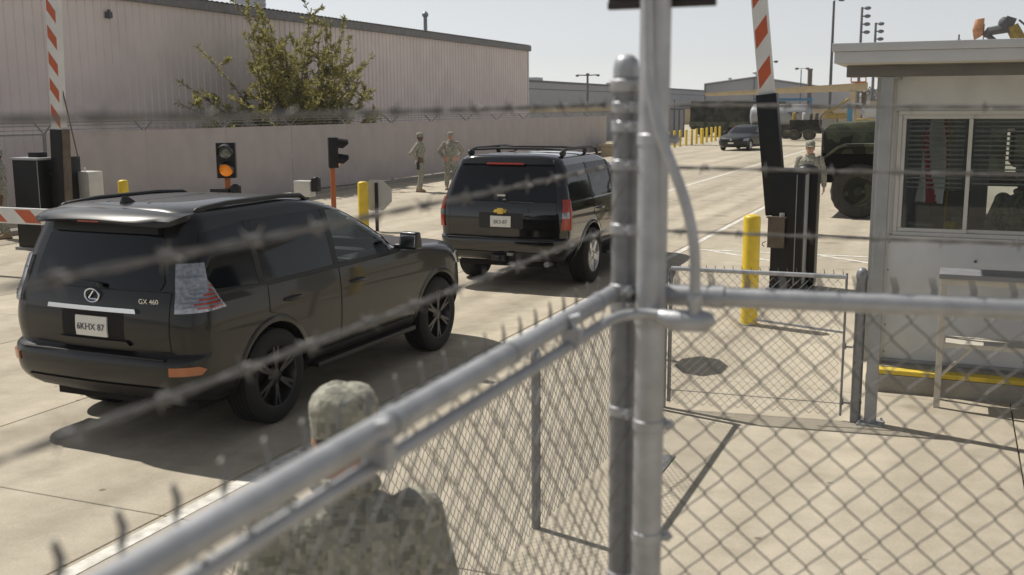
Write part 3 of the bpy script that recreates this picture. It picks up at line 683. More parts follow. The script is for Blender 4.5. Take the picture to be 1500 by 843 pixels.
lb = thing('barrier_gate', 'dark barrier gate at the left edge with its striped arm raised', 'barrier', (-15.33,14.4,0))
m = MB(); m.b2((-.30,-.20,.05), (.30,.20,1.62)); cb = m.build('cabinet', 'black_metal', lb, bevel=.012)
m = MB(); m.b2((-.32,-.22,1.62), (.32,.22,1.66)); m.build('cabinet_lid', 'booth_steel', cb, bevel=.006)
m = MB(); m.b2((.288,-.206,.1), (.30,-.2,1.6)); m.build('door_edge', 'booth_steel', cb)
m = MB(); m.b2((-.35,-.24,-.03), (.35,.24,.05)); m.build('base_frame', 'galv_dark', lb)
m = MB(); m.b2((-.12,.0,1.66), (.14,.2,1.75)); m.build('motor_cover', 'black_metal', lb, bevel=.01)
P0 = Vector((.50,.1,.55)); P1 = Vector((.565,.1,2.16)); t = P1-P0
m = MB(); m.box((P0+P1)/2, (.27,.18,t.length), (0,math.atan2(t.x,t.z),0)); m.build('arm_mount', 'black_metal', lb, bevel=.01)
m = MB(); m.box((P0+P1)/2+Vector((.152,0,0)), (.03,.16,t.length), (0,math.atan2(t.x,t.z),0)); m.build('mount_edge', 'brown_metal', lb)
m = MB(); m.cyl((.25,.1,1.4), (.5,.1,1.4), .07, n=16); m.build('pivot', 'black_metal', lb)
m = MB(); m.b2((.03,.30,.0), (.46,.65,1.66)); m.build('rear_cabinet', 'black_metal', lb, bevel=.01)
m = MB(); m.tube([(.70,.1,2.9),(.86,.2,1.65)], .012, 6); m.build('stay_rod', 'brown_metal', lb)
striped_arm('arm', lb, P1-t*.02, P1+t/t.length*3.6, .25, .13, 8, .16, (0,-1,0), -1)

hb = thing('closed_barrier', 'horizontal white and orange barrier arm closed behind the charcoal vehicle', 'barrier', (-17.6,12.2,0))
m = MB(); m.b2((-.3,-.2,-.03), (.3,.2,1.25)); m.build('cabinet', 'black_metal', hb, bevel=.01)
striped_arm('arm', hb, (.1,-.28,.92), (7.0,-.28,.92), .24, .08, 10, .35, (0,-1,0))
m = MB(); m.cyl((6.9,-.28,-.03), (6.9,-.28,.76), .03, n=10); m.b2((6.85,-.35,.76), (6.95,-.21,.80)); m.build('rest_post', 'galv_dark', hb)

eb = thing('electrical_box', 'white equipment box on a post right of the left barrier', 'box', (-14.98,15.15,0))
m = MB(); m.b2((-.02,-.18,.86), (.36,.18,1.38)); m.build('box', 'cabinet_white', eb, bevel=.02)
m = MB(); m.b2((-.26,-.15,.8), (-.03,.15,1.32)); m.build('side_unit', 'black_metal', eb, bevel=.01)
m = MB(); m.cyl((.1,0,-.03), (.1,0,.86), .045, n=12); m.build('post', 'galv_dark', eb)
m = MB(); m.cyl((.1,0,1.38), (.1,0,1.45), .02, n=8); m.build('antenna_boss', 'cabinet_white', eb)

def signal(loc, rz, label):
    t = thing('traffic_signal', label, 'traffic light', loc, rz, 'two lamp lane signals')
    m = MB(); m.cyl((0,.06,-.03), (0,.06,1.40), .05, n=16); m.build('post', 'orange_post', t)
    m = MB(); m.b2((-.155,-.05,1.37), (.155,.13,1.955)); h = m.build('head', 'black_metal', t, bevel=.015)
    for z, lm in ((1.81,'sig_lens'), (1.515,'sig_amber')):
        T = Matrix.Translation((0,-.052,z)) @ Matrix.Rotation(math.pi/2, 4, 'X')
        m = MB(); m.lathe([(.112,0),(.108,.012),(.08,.028),(.04,.036),(.004,.038)], 24, T); m.build('lens', lm, h)
        m = MB(); vs = []; fs = []; n = 22
        for k in range(n+1):
            a = R(-25)+R(230)*k/n; dpt = .20 if 20 < math.degrees(a) < 160 else .09+.11*max(0, math.sin(a)+.42)/.8
            dpt = min(.2, dpt)
            for rr in (.122, .130): vs += [(rr*math.cos(a), -.05, z+rr*math.sin(a)), (rr*math.cos(a), -.05-dpt, z+rr*math.sin(a)-.03*dpt/.2)]
        for k in range(n):
            i = 4*k; fs += [(i,i+1,i+5,i+4), (i+2,i+6,i+7,i+3), (i+1,i+3,i+7,i+5)]
        m.add(vs, fs); m.build('visor', 'black_metal', h)
    return t
signal((-11.14,14.46,0), R(30), 'two lamp signal with amber light lit facing the camera on an orange post')
signal((-11.06,17.7,0), R(126), 'two lamp signal seen from the side on an orange post behind the roof')
for (x, y, z, lab, mt) in ((-11.02,14.2,1.22,'dark reader box on a pedestal beside the amber signal','black_metal'), (-11.3,17.0,1.16,'pale grey reader box on a pedestal beside the side facing signal','cabinet_white')):
    t = thing('reader_box', lab, 'box', (x,y,0))
    m = MB(); m.b2((-.20,-.1,z-.3), (.16,.1,z)); m.build('box', mt, t, bevel=.012)
    m = MB(); m.b2((-.06,-.05,-.03), (.04,.05,z-.3)); m.build('pedestal', 'black_metal', t)
    m = MB(); m.b2((.17,-.07,z-.2), (.30,.07,z+.05)); m.ell((.235,0,z+.05), (.06,.06,.03)); m.build('camera_unit', 'black_metal', t, bevel=.008)
def octsign(loc, rz, rad, zc, label, post='black_metal'):
    t = thing('octagonal_sign', label, 'sign', loc, rz)
    T = Matrix.Translation((0,.0,zc)) @ Matrix.Rotation(math.pi/2, 4, 'X')
    m = MB(); m.prism([(rad*math.cos(R(22.5+45*k)), rad*math.sin(R(22.5+45*k))) for k in range(8)], .006, T); m.build('sign_plate', 'sign_back', t)
    m = MB(); m.b2((-.035,-.045,-.03), (.035,-.01,zc+rad*.75)); m.build('post', post, t); return t
octsign((-10.92,19.0,0), R(28), .34, .74, 'grey back of an octagonal sign on a dark post beside the yellow bollard')
octsign((-2.90,10.22,0), R(90), .40, 1.08, 'unseen octagonal sign added edge on behind the tall grey pole for its shadow', 'galv_dark')  # unseen sign, added to cast the oval shadow on the concrete

# ================================================================== vehicles
def pchip(xs, ys, x):
    n = len(xs)
    if x <= xs[0]: return ys[0]
    if x >= xs[-1]: return ys[-1]
    h = [xs[i+1]-xs[i] for i in range(n-1)]; d = [(ys[i+1]-ys[i])/h[i] for i in range(n-1)]
    def sl(i):
        if i == 0: return d[0]
        if i == n-1: return d[-1]
        if d[i-1]*d[i] <= 0: return 0
        w1 = 2*h[i]+h[i-1]; w2 = h[i]+2*h[i-1]; return (w1+w2)/(w1/d[i-1]+w2/d[i])
    i = max(k for k in range(n-1) if xs[k] <= x)
    t = (x-xs[i])/h[i]; m0, m1 = sl(i)*h[i], sl(i+1)*h[i]
    return ys[i]*(2*t**3-3*t*t+1)+m0*(t**3-2*t*t+t)+ys[i+1]*(-2*t**3+3*t*t)+m1*(t**3-t*t)

class Car:
    """body from stacked plan outlines: rows of (z, rear y, front y, half width, rear corner rx, ry, front corner rx, ry)"""
    def __init__(s, rows, bow=(.05,.10)): s.rows = rows; s.zs = [r[0] for r in rows]; s.bow = bow; s.cache = {}
    def par(s, z):
        k = round(z, 4)
        if k not in s.cache: s.cache[k] = [pchip(s.zs, [r[i] for r in s.rows], z) for i in range(1, 8)]
        return s.cache[k]
    def half(s, z):
        yr, yf, w, rx, ry, fx, fy = s.par(z); br, bf = s.bow; P = []
        for k in range(6): x = (w-rx)*k/6; P.append((x, yr+br*(x/w)**2))
        for k in range(9):
            a = math.pi/2*k/8; x = w-rx+rx*math.sin(a); P.append((x, yr+br*(x/w)**2+ry*(1-math.cos(a))))
        y0 = yr+br+ry; y1 = yf-bf-fy
        for k in range(1, 30): P.append((w, y0+(y1-y0)*k/30))
        for k in range(9):
            a = math.pi/2*k/8; x = w-fx+fx*math.cos(a); P.append((x, yf-bf*(x/w)**2-fy*(1-math.sin(a))))
        for k in range(5, -1, -1): x = (w-fx)*k/6; P.append((x, yf-bf*(x/w)**2))
        return P
    def side_x(s, y, z):
        yr, yf, w, rx, ry, fx, fy = s.par(z); a = yr+s.bow[0]+ry; b = yf-s.bow[1]-fy
        if y < a: q = min(1, (a-y)/ry); return w-rx*(1-math.sqrt(1-q*q))
        if y > b: q = min(1, (y-b)/fy); return w-fx*(1-math.sqrt(1-q*q))
        return w
    def rear_y(s, x, z):
        yr, yf, w, rx, ry, fx, fy = s.par(z); x = min(abs(x), w); c = 0
        if x > w-rx: q = min(1, (x-(w-rx))/rx); c = ry*(1-math.sqrt(1-q*q))
        return yr+s.bow[0]*(x/w)**2+c
    def front_y(s, x, z):
        yr, yf, w, rx, ry, fx, fy = s.par(z); x = min(abs(x), w); c = 0
        if x > w-fx: q = min(1, (x-(w-fx))/fx); c = fy*(1-math.sqrt(1-q*q))
        return yf-s.bow[1]*(x/w)**2-c
    def corner(s, u, z, front=False):
        """point at arc distance u from the middle of the rear (or front) corner: negative towards the car's centre line"""
        P = s.half(z)
        if front: P = P[::-1]
        mid = 10; seg = 0; i = mid
        if u >= 0:
            while i < len(P)-1:
                d = math.dist(P[i], P[i+1])
                if d >= u: f = u/d if d else 0; return (P[i][0]+(P[i+1][0]-P[i][0])*f, P[i][1]+(P[i+1][1]-P[i][1])*f)
                u -= d; i += 1
            return P[-1]
        u = -u
        while i > 0:
            d = math.dist(P[i], P[i-1])
            if d >= u: f = u/d if d else 0; return (P[i][0]+(P[i-1][0]-P[i][0])*f, P[i][1]+(P[i-1][1]-P[i][1])*f)
            u -= d; i -= 1
        return P[0]
    def body(s, zlist, mats, parent):
        m = MB(); rings = []
        for z in zlist:
            H_ = s.half(z); rings.append([(x,y,z) for x, y in H_]+[(-x,y,z) for x, y in H_[-2:0:-1]])
        m.loft(rings); return m.build('body', mats, parent, smooth=0)
    def panel(s, kind, poly, off, th, name, mat, parent, sg=1, step=.06, smooth=50):
        bm = bmesh.new(); f = bm.faces.new([bm.verts.new((a, b, 0)) for a, b in poly])
        for ax in (0, 1):
            lo = min(p[ax] for p in poly); hi = max(p[ax] for p in poly); n = int((hi-lo)/step)
            for k in range(1, n+1):
                co = [0,0,0]; co[ax] = lo+(hi-lo)*k/(n+1); no = [0,0,0]; no[ax] = 1
                bmesh.ops.bisect_plane(bm, geom=bm.verts[:]+bm.edges[:]+bm.faces[:], plane_co=co, plane_no=no)
        bmesh.ops.triangulate(bm, faces=[f for f in bm.faces if len(f.verts) > 4])
        def mp(a, b, o):
            if kind == 'side': return (sg*(s.side_x(a, b)+o), a, b)
            if kind == 'rear': return (a, s.rear_y(a, b)-o, b)
            if kind == 'front': return (a, s.front_y(a, b)+o, b)
            x, y = s.corner(a, b, kind == 'cfront'); d = 1 if kind == 'crear' else -1
            x2, y2 = s.corner(a+.01, b, kind == 'cfront'); tx, ty = x2-x, y2-y; l = math.hypot(tx, ty) or 1
            return (sg*(x+o*(ty/l)*d), y-o*(tx/l)*d, b)
        bm.verts.index_update(); uv = [(v.co.x, v.co.y) for v in bm.verts]; k = len(uv)
        fs = [tuple(v.index for v in f.verts) for f in bm.faces]
        be = [(e.verts[0].index, e.verts[1].index) for e in bm.edges if len(e.link_faces) == 1]; bm.free()
        V = [mp(a, b, off+th) for a, b in uv]+[mp(a, b, off-.012) for a, b in uv]
        F = fs+[(a, b, b+k, a+k) for a, b in be]
        me = bpy.data.meshes.new(name); me.from_pydata(V, [], F); me.materials.append(MATS[mat])
        b2 = bmesh.new(); b2.from_mesh(me); bmesh.ops.recalc_face_normals(b2, faces=b2.faces)
        c = Vector((0,1.2,.9)); 
        tot = sum(((f.calc_center_median()-c).dot(f.normal))*f.calc_area() for f in b2.faces)
        if tot < 0: bmesh.ops.reverse_faces(b2, faces=b2.faces)
        b2.to_mesh(me); b2.free(); me.shade_smooth(); me.set_sharp_from_angle(angle=R(smooth))
        o = bpy.data.objects.new(name, me); COL.objects.link(o); o.parent = parent; return o
    def seam(s, kind, pts, parent, sg=1, wd=.007, name='seam', mat='seam', off=.0):
        """thin dark gap along a polyline on the surface"""
        for a, b in zip(pts[:-1], pts[1:]):
            d = Vector((b[0]-a[0], b[1]-a[1])); l = d.length
            if l < 1e-4: continue
            n = Vector((-d.y, d.x))/l*wd/2
            s.panel(kind, [(a[0]-n.x,a[1]-n.y),(b[0]-n.x,b[1]-n.y),(b[0]+n.x,b[1]+n.y),(a[0]+n.x,a[1]+n.y)], off, .0015, name, mat, parent, sg)

def boolean_cut(o, cutters):
    for c in cutters:
        md = o.modifiers.new('cut', 'BOOLEAN'); md.operation = 'DIFFERENCE'; md.object = c; md.solver = 'EXACT'
        try: md.material_mode = 'TRANSFER'
        except Exception: pass
    evaluated(o)
    for c in cutters: bpy.data.objects.remove(c)
    o.data.shade_smooth(); o.data.set_sharp_from_angle(angle=R(32)); return o

def wheel(parent, pos, sg, r, wd, rim_r, rim_mat, spokes, style):
    """hub part with tyre and rim as its pieces; sg = outward side"""
    T = Matrix.Translation(pos) @ Matrix.Rotation(sg*math.pi/2, 4, 'Y')
    def bl(m, nm, mat, par, **k):
        m.v = [tuple(T @ Vector(v)) for v in m.v]; return m.build(nm, mat, par, **k)
    h = wd/2
    m = MB(); m.lathe([(.05,-h*.6),(rim_r*.96,-h*.6),(rim_r*.97,h*.15),(.16,h*.18),(.155,h*.25),(.05,h*.25)], 28); wo = bl(m, 'wheel', 'under', parent)
    m = MB(); pr2 = [(rim_r*.985,-h*.92),(rim_r+.03,-h),(r-.05,-h),(r-.015,-h*.86),(r,-h*.7)]
    for k in range(5): a = -.6+.3*k; pr2 += [(r,h*(a-.02)),(r-.008,h*a),(r-.008,h*(a+.04)),(r,h*(a+.06))]
    pr2 += [(r,h*.75),(r-.015,h*.88),(r-.05,h),(r-.09,h*1.02),(rim_r+.03,h*.98),(rim_r*.985,h*.9)]
    vs = []; fs = []; n = 44
    for (rr, z) in pr2:
        for j in range(n): a = 2*math.pi*j/n; vs.append((rr*math.cos(a), rr*math.sin(a), z))
    for i in range(len(pr2)-1):
        for j in range(n): fs.append((i*n+j, i*n+(j+1) % n, (i+1)*n+(j+1) % n, (i+1)*n+j))
    m.add(vs, fs); bl(m, 'tyre', 'rubber', wo)
    m = MB(); vs = []; fs = []; pr3 = [(rim_r*.80,-h*.3),(rim_r*.95,h*.70),(rim_r*1.0,h*.93),(rim_r*1.03,h*.95),(rim_r*1.03,h*.85)]
    for (rr, z) in pr3:
        for j in range(n): a = 2*math.pi*j/n; vs.append((rr*math.cos(a), rr*math.sin(a), z))
    for i in range(len(pr3)-1):
        for j in range(n): fs.append((i*n+j, i*n+(j+1) % n, (i+1)*n+(j+1) % n, (i+1)*n+j))
    m.add(vs, fs)
    m.lathe([(.075,h*.3),(.085,h*.72),(.06,h*.80),(.03,h*.82)], 20)
    for k in range(spokes):
        for dv in ((-.13,.13) if style == 'twin' else (0,)):
            a = 2*math.pi*k/spokes; a2 = a+dv*.9
            wA, wB = (.024,.017) if style == 'twin' else (.062,.05)
            p = Vector((.06*math.cos(a), .06*math.sin(a), h*.68)); q = Vector((rim_r*.98*math.cos(a2), rim_r*.98*math.sin(a2), h*.80))
            t = (q-p).normalized(); sd = Vector((0,0,1)).cross(t).normalized(); up = Vector((0,0,.022))
            vs = [p-sd*wA-up, p+sd*wA-up, q+sd*wB-up, q-sd*wB-up, p-sd*wA*.7+up, p+sd*wA*.7+up, q+sd*wB*.7+up*.6, q-sd*wB*.7+up*.6]
            m.add(vs, [(0,3,2,1),(4,5,6,7),(0,1,5,4),(1,2,6,5),(2,3,7,6),(3,0,4,7)])
    bl(m, 'rim', rim_mat, wo); return wo

def cutter_cyl(parent_loc, y, z, r, x0, x1, mat='under'):
    m = MB(); m.cyl((x0,y,z), (x1,y,z), r, n=40); o = m.build('cut', mat, smooth=0); o.matrix_world = parent_loc; return o
def cutter_prism(parent_loc, poly, axis, a, b, mat='interior'):
    m = MB(); k = len(poly)
    if axis == 'x': vs = [(a,u,v) for u, v in poly]+[(b,u,v) for u, v in poly]
    else: vs = [(u,a,v) for u, v in poly]+[(u,b,v) for u, v in poly]
    m.add(vs, [tuple(range(k)), tuple(range(2*k-1, k-1, -1))]+[(i, i+k, (i+1) % k+k, (i+1) % k) for i in range(k)])
    me = m.mesh('cut', mat, smooth=0); bm = bmesh.new(); bm.from_mesh(me); bmesh.ops.recalc_face_normals(bm, faces=bm.faces); bm.to_mesh(me); bm.free()
    o = bpy.data.objects.new('cut', me); COL.objects.link(o); o.matrix_world = parent_loc; return o
def inset(poly, d):
    c = (sum(p[0] for p in poly)/len(poly), sum(p[1] for p in poly)/len(poly))
    out = []
    for a, b in poly:
        v = Vector((c[0]-a, c[1]-b)); v = v.normalized()*d; out.append((a+v.x, b+v.y))
    return out
def arch_flare(car, y0, r, z0, parent, mat, sg, wd=.035, th=.012, a0=-8, a1=188):
    """lip that follows the wheel opening"""
    m = MB(); vs = []; fs = []; n = 26; k = 0
    for i in range(n+1):
        a = R(a0+(a1-a0)*i/n); c, s_ = math.cos(a), math.sin(a)
        for rr, o in ((r-.006,-.05),(r-.004,th),(r+wd*.6,th),(r+wd,.0),(r+wd,-.02)):
            y = y0+rr*c; z = max(car.zs[0], z0+rr*s_); vs.append((sg*(car.side_x(y, z)+o), y, z))
    for i in range(n):
        for j in range(4): q = i*5+j; fs.append((q,q+1,q+6,q+5) if sg < 0 else (q,q+5,q+6,q+1))
    m.add(vs, fs); return m.build('wheel_arch', mat, parent)

# ---------------------------------------------------------------- charcoal SUV in front
def zl(a, b, n): return [a+(b-a)*k/n for k in range(n)]
LX_ = Car([
 (.34,-.86,3.46,.84,.20,.22,.30,.30),(.42,-1.02,3.62,.90,.22,.20,.34,.36),(.52,-1.10,3.70,.925,.24,.20,.36,.42),(.66,-1.12,3.72,.935,.25,.20,.36,.46),
 (.715,-1.10,3.715,.938,.25,.20,.36,.48),(.745,-1.035,3.71,.94,.22,.17,.36,.48),(.90,-1.05,3.69,.942,.20,.16,.36,.50),(.98,-1.045,3.66,.938,.20,.16,.36,.52),
 (1.05,-1.035,3.58,.93,.20,.16,.38,.55),(1.09,-1.03,3.44,.925,.19,.16,.42,.60),(1.125,-1.02,3.10,.918,.19,.16,.46,.55),(1.155,-1.01,2.66,.91,.18,.16,.45,.45),(1.18,-1.0,2.36,.903,.18,.16,.40,.35),
 (1.30,-.965,2.13,.872,.17,.15,.30,.25),(1.45,-.915,1.83,.832,.16,.14,.24,.22),(1.60,-.855,1.50,.785,.15,.14,.2,.22),(1.68,-.83,1.26,.752,.15,.14,.2,.25),
 (1.73,-.815,1.02,.715,.15,.15,.2,.25),(1.765,-.79,.80,.65,.18,.18,.22,.25),(1.785,-.74,.62,.55,.2,.2,.22,.25),(1.80,-.55,.40,.36,.2,.2,.2,.2)], bow=(.055,.16))
LX_ = Car([(r[0], r[1]+.06, r[2], r[3]*.982)+r[4:] for r in LX_.rows], LX_.bow)
lex = thing('sport_utility_vehicle', 'charcoal sport utility vehicle with clear tail lamps nearest the camera at left', 'car', (-5.84,6.92,0), R(-1.2))
bpy.context.view_layer.update()
zz = zl(.34,.70,8)+zl(.70,.76,5)+zl(.76,1.02,5)+zl(1.02,1.20,14)+zl(1.20,1.66,12)+zl(1.66,1.80,12)+[1.80]
bd = LX_.body(zz, 'charcoal_paint', lex)
MW = lex.matrix_world.copy(); WB = 2.79
cuts = []
for y in (0, WB):
    for s_ in (-1, 1): cuts.append(cutter_cyl(MW, y, .385, .445, s_*.58, s_*1.3))
# cabin hollow and the openings of the front side windows and windscreen
cab = [(-.2,1.0),(2.02,1.0),(2.02,1.26),(1.30,1.66),(-.2,1.70)]
FW = [(.96,1.165),(2.12,1.165),(1.99,1.285),(1.53,1.555),(1.36,1.615),(.96,1.645)]       # front door glass
cuts.append(cutter_prism(MW, cab, 'x', -.70, .70))
cuts.append(cutter_prism(MW, inset(FW,.03), 'x', -1.2, 1.2))
WS = [(-.66,1.24),(.66,1.24),(.55,1.62),(-.55,1.62)]
cuts.append(cutter_prism(MW, WS, 'y', 1.15, 2.6))
boolean_cut(bd, cuts)
for s_ in (-1, 1):
    LX_.panel('side', FW, .001, .003, 'side_window', 'clear_glass', lex, s_)
    RD = [(-.08,1.165),(.90,1.165),(.90,1.648),(-.08,1.645)]
    LX_.panel('side', RD, .002, .004, 'side_window', 'dark_glass', lex, s_)
    QW = [(-.72,1.20),(-.15,1.165),(-.15,1.645),(-.66,1.60),(-.74,1.45)]
    LX_.panel('side', QW, .002, .004, 'side_window', 'dark_glass', lex, s_)
    for a in (-.115, .93): LX_.panel('side', [(a-.035,1.16),(a+.035,1.16),(a+.03,1.648),(a-.03,1.648)], .002, .006, 'pillar_cover', 'trim', lex, s_)
    LX_.panel('side', [(-.74,1.142),(2.14,1.142),(2.12,1.165),(-.72,1.168)], .002, .010, 'belt_trim', 'trim', lex, s_)
    # doors: lower skins with gaps around them
    D1 = [(.965,.50),(2.10,.50),(2.18,.62),(2.16,1.13),(.965,1.13)]; D2 = [(.46,.50),(.945,.50),(.945,1.13),(-.05,1.13),(-.06,.92),(.16,.86),(.34,.72)]
    for D, hy in ((D1,1.12), (D2,.14)):
        d = LX_.panel('side', D, .0, .004, 'door', 'charcoal_paint', lex, s_)
        LX_.seam('side', D+[D[0]], lex, s_, wd=.009)
        m = MB(); hx = LX_.side_x(hy,.985)
        m.tube([(s_*(hx+.004),hy,.985),(s_*(hx+.035),hy+.03,.985),(s_*(hx+.04),hy+.11,.985),(s_*(hx+.035),hy+.19,.985),(s_*(hx+.004),hy+.22,.985)], [.010,.014,.015,.014,.010], 10); m.build('handle', 'charcoal_paint', d)
        m = MB(); m.ell((s_*(hx-.002),hy+.11,.985), (.008,.075,.028)); m.build('handle_cup', 'trim', d)
    for y in (0, WB): arch_flare(LX_, y, .45, .385, lex, 'charcoal_paint', s_, .05, .009)
    m = MB(); m.b2((min(s_*.80,s_*.945),.55,.33), (max(s_*.80,s_*.945),2.25,.375)); m.build('side_step', 'trim', lex, bevel=.012)
    LX_.panel('side', [(.5,.345),(2.3,.345),(2.26,.47),(.46,.47)], .0, .012, 'sill_cover', 'trim', lex, s_)
    # rear lamp: tall narrow upper part, flared foot that wraps round the corner
    L_ = LX_.panel('crear', [(-.12,1.05),(.30,1.06),(.20,1.165),(.10,1.285),(.085,1.40),(-.10,1.40)], .003, .020, 'tail_lamp', 'lens_clear', lex, s_, step=.04)
    for k, (z, a, b) in enumerate(((1.082,-.06,.262),(1.112,-.08,.235),(1.142,-.05,.205),(1.172,-.02,.175),(1.202,.02,.15),(1.232,.05,.125))):
        LX_.panel('crear', [(a+.09,z-.006),(b,z-.006),(b-.014,z+.008),(a+.09,z+.008)], .014, .013, 'red_strip', 'lens_red', L_, s_)
        LX_.panel('crear', [(a+.0,z+.011),(b-.02,z+.011),(b-.03,z+.019),(a+.0,z+.019)], .014, .012, 'grey_strip', 'lens_grey', L_, s_)
    LX_.panel('crear', [(-.085,1.30),(.07,1.30),(.065,1.315),(-.085,1.315)], .014, .011, 'grey_strip', 'lens_grey', L_, s_)
    LX_.panel('crear', [(-.13,.60),(.10,.60),(.14,.635),(.08,.665),(-.13,.665)], .003, .010, 'reflector', 'lens_amber', lex, s_)
    LX_.panel('cfront', [(-.12,.82),(.26,.88),(.30,.98),(.02,.98),(-.14,.93)], .003, .015, 'headlamp', 'lens_clear', lex, s_)
    # mirror
    m = MB(); m.box((s_*1.02,2.04,1.25), (.21,.12,.165), (0,0,-s_*.12), taper=(.92,.7)); m.box((s_*.90,2.05,1.185), (.12,.06,.05)); mi = m.build('mirror', 'charcoal_paint', lex, bevel=.042, seg=4)
    m = MB(); m.box((s_*1.02,1.984,1.248), (.165,.006,.115), (R(-9),0,-s_*.12)); m.build('mirror_glass', 'chrome', mi, bevel=.002)
    # roof rail
    m = MB(); pts = [(s_*.66,-.56,1.735),(s_*.66,-.50,1.765),(s_*.66,-.2,1.785),(s_*.65,.5,1.785),(s_*.635,.80,1.768),(s_*.63,.9,1.72)]
    m.tube(pts, [.018,.022,.02,.02,.02,.016], 8); m.ell((s_*.66,-.52,1.755), (.024,.06,.025)); m.build('roof_rail', 'trim', lex)
    wheel(lex, (s_*.80,0,.385), s_, .385, .265, .245, 'alloy_dark', 6, 'twin'); wheel(lex, (s_*.80,WB,.385), s_, .385, .265, .245, 'alloy_dark', 6, 'twin')
# tailgate
RWp = [(-.60,1.205),(.60,1.205),(.63,1.26),(.56,1.56),(.50,1.62),(-.50,1.62),(-.56,1.56),(-.63,1.26)]
TG = [(-.70,.76),(.70,.76),(.70,1.19),(-.70,1.19)]
tg = LX_.panel('rear', TG, .0, .004, 'tailgate', 'charcoal_paint', lex); LX_.seam('rear', TG+[TG[0]], lex, wd=.010)
LX_.panel('rear', RWp, .002, .006, 'rear_window', 'dark_glass', lex)
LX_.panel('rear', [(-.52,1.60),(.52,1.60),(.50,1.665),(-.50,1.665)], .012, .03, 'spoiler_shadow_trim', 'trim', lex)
m = MB(); rg = []
for (y, z, wd, th) in ((-.96,1.70,.60,.018),(-.93,1.715,.65,.035),(-.80,1.745,.69,.045),(-.66,1.765,.68,.03)):
    r_ = []
    for k in range(13): x = -wd+2*wd*k/12; r_.append((x, y+.09*(x/wd)**4, z-.035*(x/wd)**2+th/2))
    for k in range(12,-1,-1): x = -wd+2*wd*k/12; r_.append((x, y+.09*(x/wd)**4, z-.035*(x/wd)**2-th/2))
    rg.append(r_)
m.loft(rg); m.build('spoiler', 'charcoal_paint', lex)
m = MB(); m.b2((-.10,-.962,1.687), (.10,-.95,1.698)); m.build('brake_lamp', 'lens_red', lex)
for k in (-.35,-.2,.2,.35,0): 
    m = MB(); m.tube([(k,-.55,1.797-.06*k*k),(k,.35,1.798-.06*k*k)], .004, 5); m.build('roof_rib', 'charcoal_paint', lex)
m = MB(); m.loft([[(-.022,-.62,1.775),(.022,-.62,1.775),(.022,-.46,1.785),(-.022,-.46,1.785)],[(-.006,-.60,1.845),(.006,-.60,1.845),(.006,-.55,1.845),(-.006,-.55,1.845)]]); m.build('roof_antenna', 'trim', lex)
m = MB(); m.tube([(.08,-.955,1.225),(.05,-.96,1.24),(-.35,-.945,1.262)], .008, 6); m.ell((.08,-.965,1.225), (.03,.02,.02)); m.build('wiper', 'trim', lex)
LX_.panel('rear', [(-.43,1.035),(.43,1.035),(.42,1.068),(-.42,1.068)], .010, .022, 'chrome_strip', 'chrome', tg)
LX_.panel('rear', [(-.30,.82),(.30,.82),(.30,1.03),(-.30,1.03)], .002, .004, 'plate_recess', 'seam', tg)
LX_.panel('rear', [(-.36,.79),(.36,.79),(.33,.82),(-.33,.82)], .006, .022, 'plate_ledge', 'charcoal_paint', tg)
def plate(car, parent, zc, txt, y):
    p = car.panel('rear', [(-.152,zc-.076),(.152,zc-.076),(.152,zc+.076),(-.152,zc+.076)], .012, .006, 'licence_plate', 'plate_white', parent)
    T = Matrix.Translation((0, y, zc-.008)) @ Matrix.Rotation(math.pi/2, 4, 'X')
    text('plate_text', txt, .070, 'plate_ink', p, T)
plate(LX_, tg, .915, '6KHX 87', LX_.rear_y(0,.915)-.020)
T = Matrix.Translation((0, LX_.rear_y(0,1.15)-.012, 1.142)) @ Matrix.Rotation(math.pi/2, 4, 'X')
m = MB(); m.tube([(T @ Vector((.068*math.cos(a), .05*math.sin(a), .008))) for a in np.linspace(0, 2*math.pi, 28)[:-1]], .007, 8, closed=True)
m.tube([T @ Vector(p) for p in ((.02,.036,.008),(-.03,-.02,.008),(-.025,-.026,.008),(.05,-.026,.008))], .007, 8); m.build('emblem', 'chrome', tg)
text('model_badge', 'GX 460', .052, 'chrome', tg, Matrix.Translation((.52, LX_.rear_y(.52,1.12)-.008, 1.122)) @ Matrix.Rotation(R(8), 4, 'Z') @ Matrix.Rotation(math.pi/2, 4, 'X'), .006)
LX_.panel('rear', [(-.62,.40),(.62,.40),(.66,.50),(-.66,.50)], .0, .012, 'bumper_insert', 'trim', lex)
m = MB(); m.b2((-.70,-1.035,.712), (.70,-.96,.724)); m.build('bumper_step', 'trim', lex, bevel=.004)
m = MB(); m.b2((-.7,-.7,.26), (.7,3.3,.36)); m.build('underbody', 'under', lex)
LX_.seam('front', [(-.6,1.06),(.6,1.06)], lex, wd=.01)
WSg = [(-.74,1.20),(.74,1.20),(.60,1.64),(-.60,1.64)]
LX_.panel('front', WSg, .001, .003, 'windscreen', 'clear_glass', lex)
def seat(parent, x, y, mat='interior'):
    m = MB(); m.box((x,y,.92), (.46,.48,.14)); m.box((x,y-.28,1.22), (.44,.12,.56), (R(-10),0,0)); m.box((x,y-.35,1.54), (.24,.09,.15)); return m.build('seat', mat, parent, bevel=.03)
for x in (-.38,.38): seat(lex, x, 1.15)
m = MB(); m.b2((-.68,1.85,.98), (.68,2.1,1.16)); m.build('dashboard', 'interior', lex, bevel=.03)
m = MB(); m.tube([(-.38+.17*math.cos(a),1.70+.05*math.sin(a),1.12+.17*math.sin(a)) for a in np.linspace(0,2*math.pi,24)[:-1]], .014, 8, closed=True); m.build('steering_wheel', 'trim', lex)
m = MB(); m.b2((-.13,1.62,1.50), (.13,1.65,1.56)); m.build('rear_view_mirror', 'trim', lex, bevel=.01)

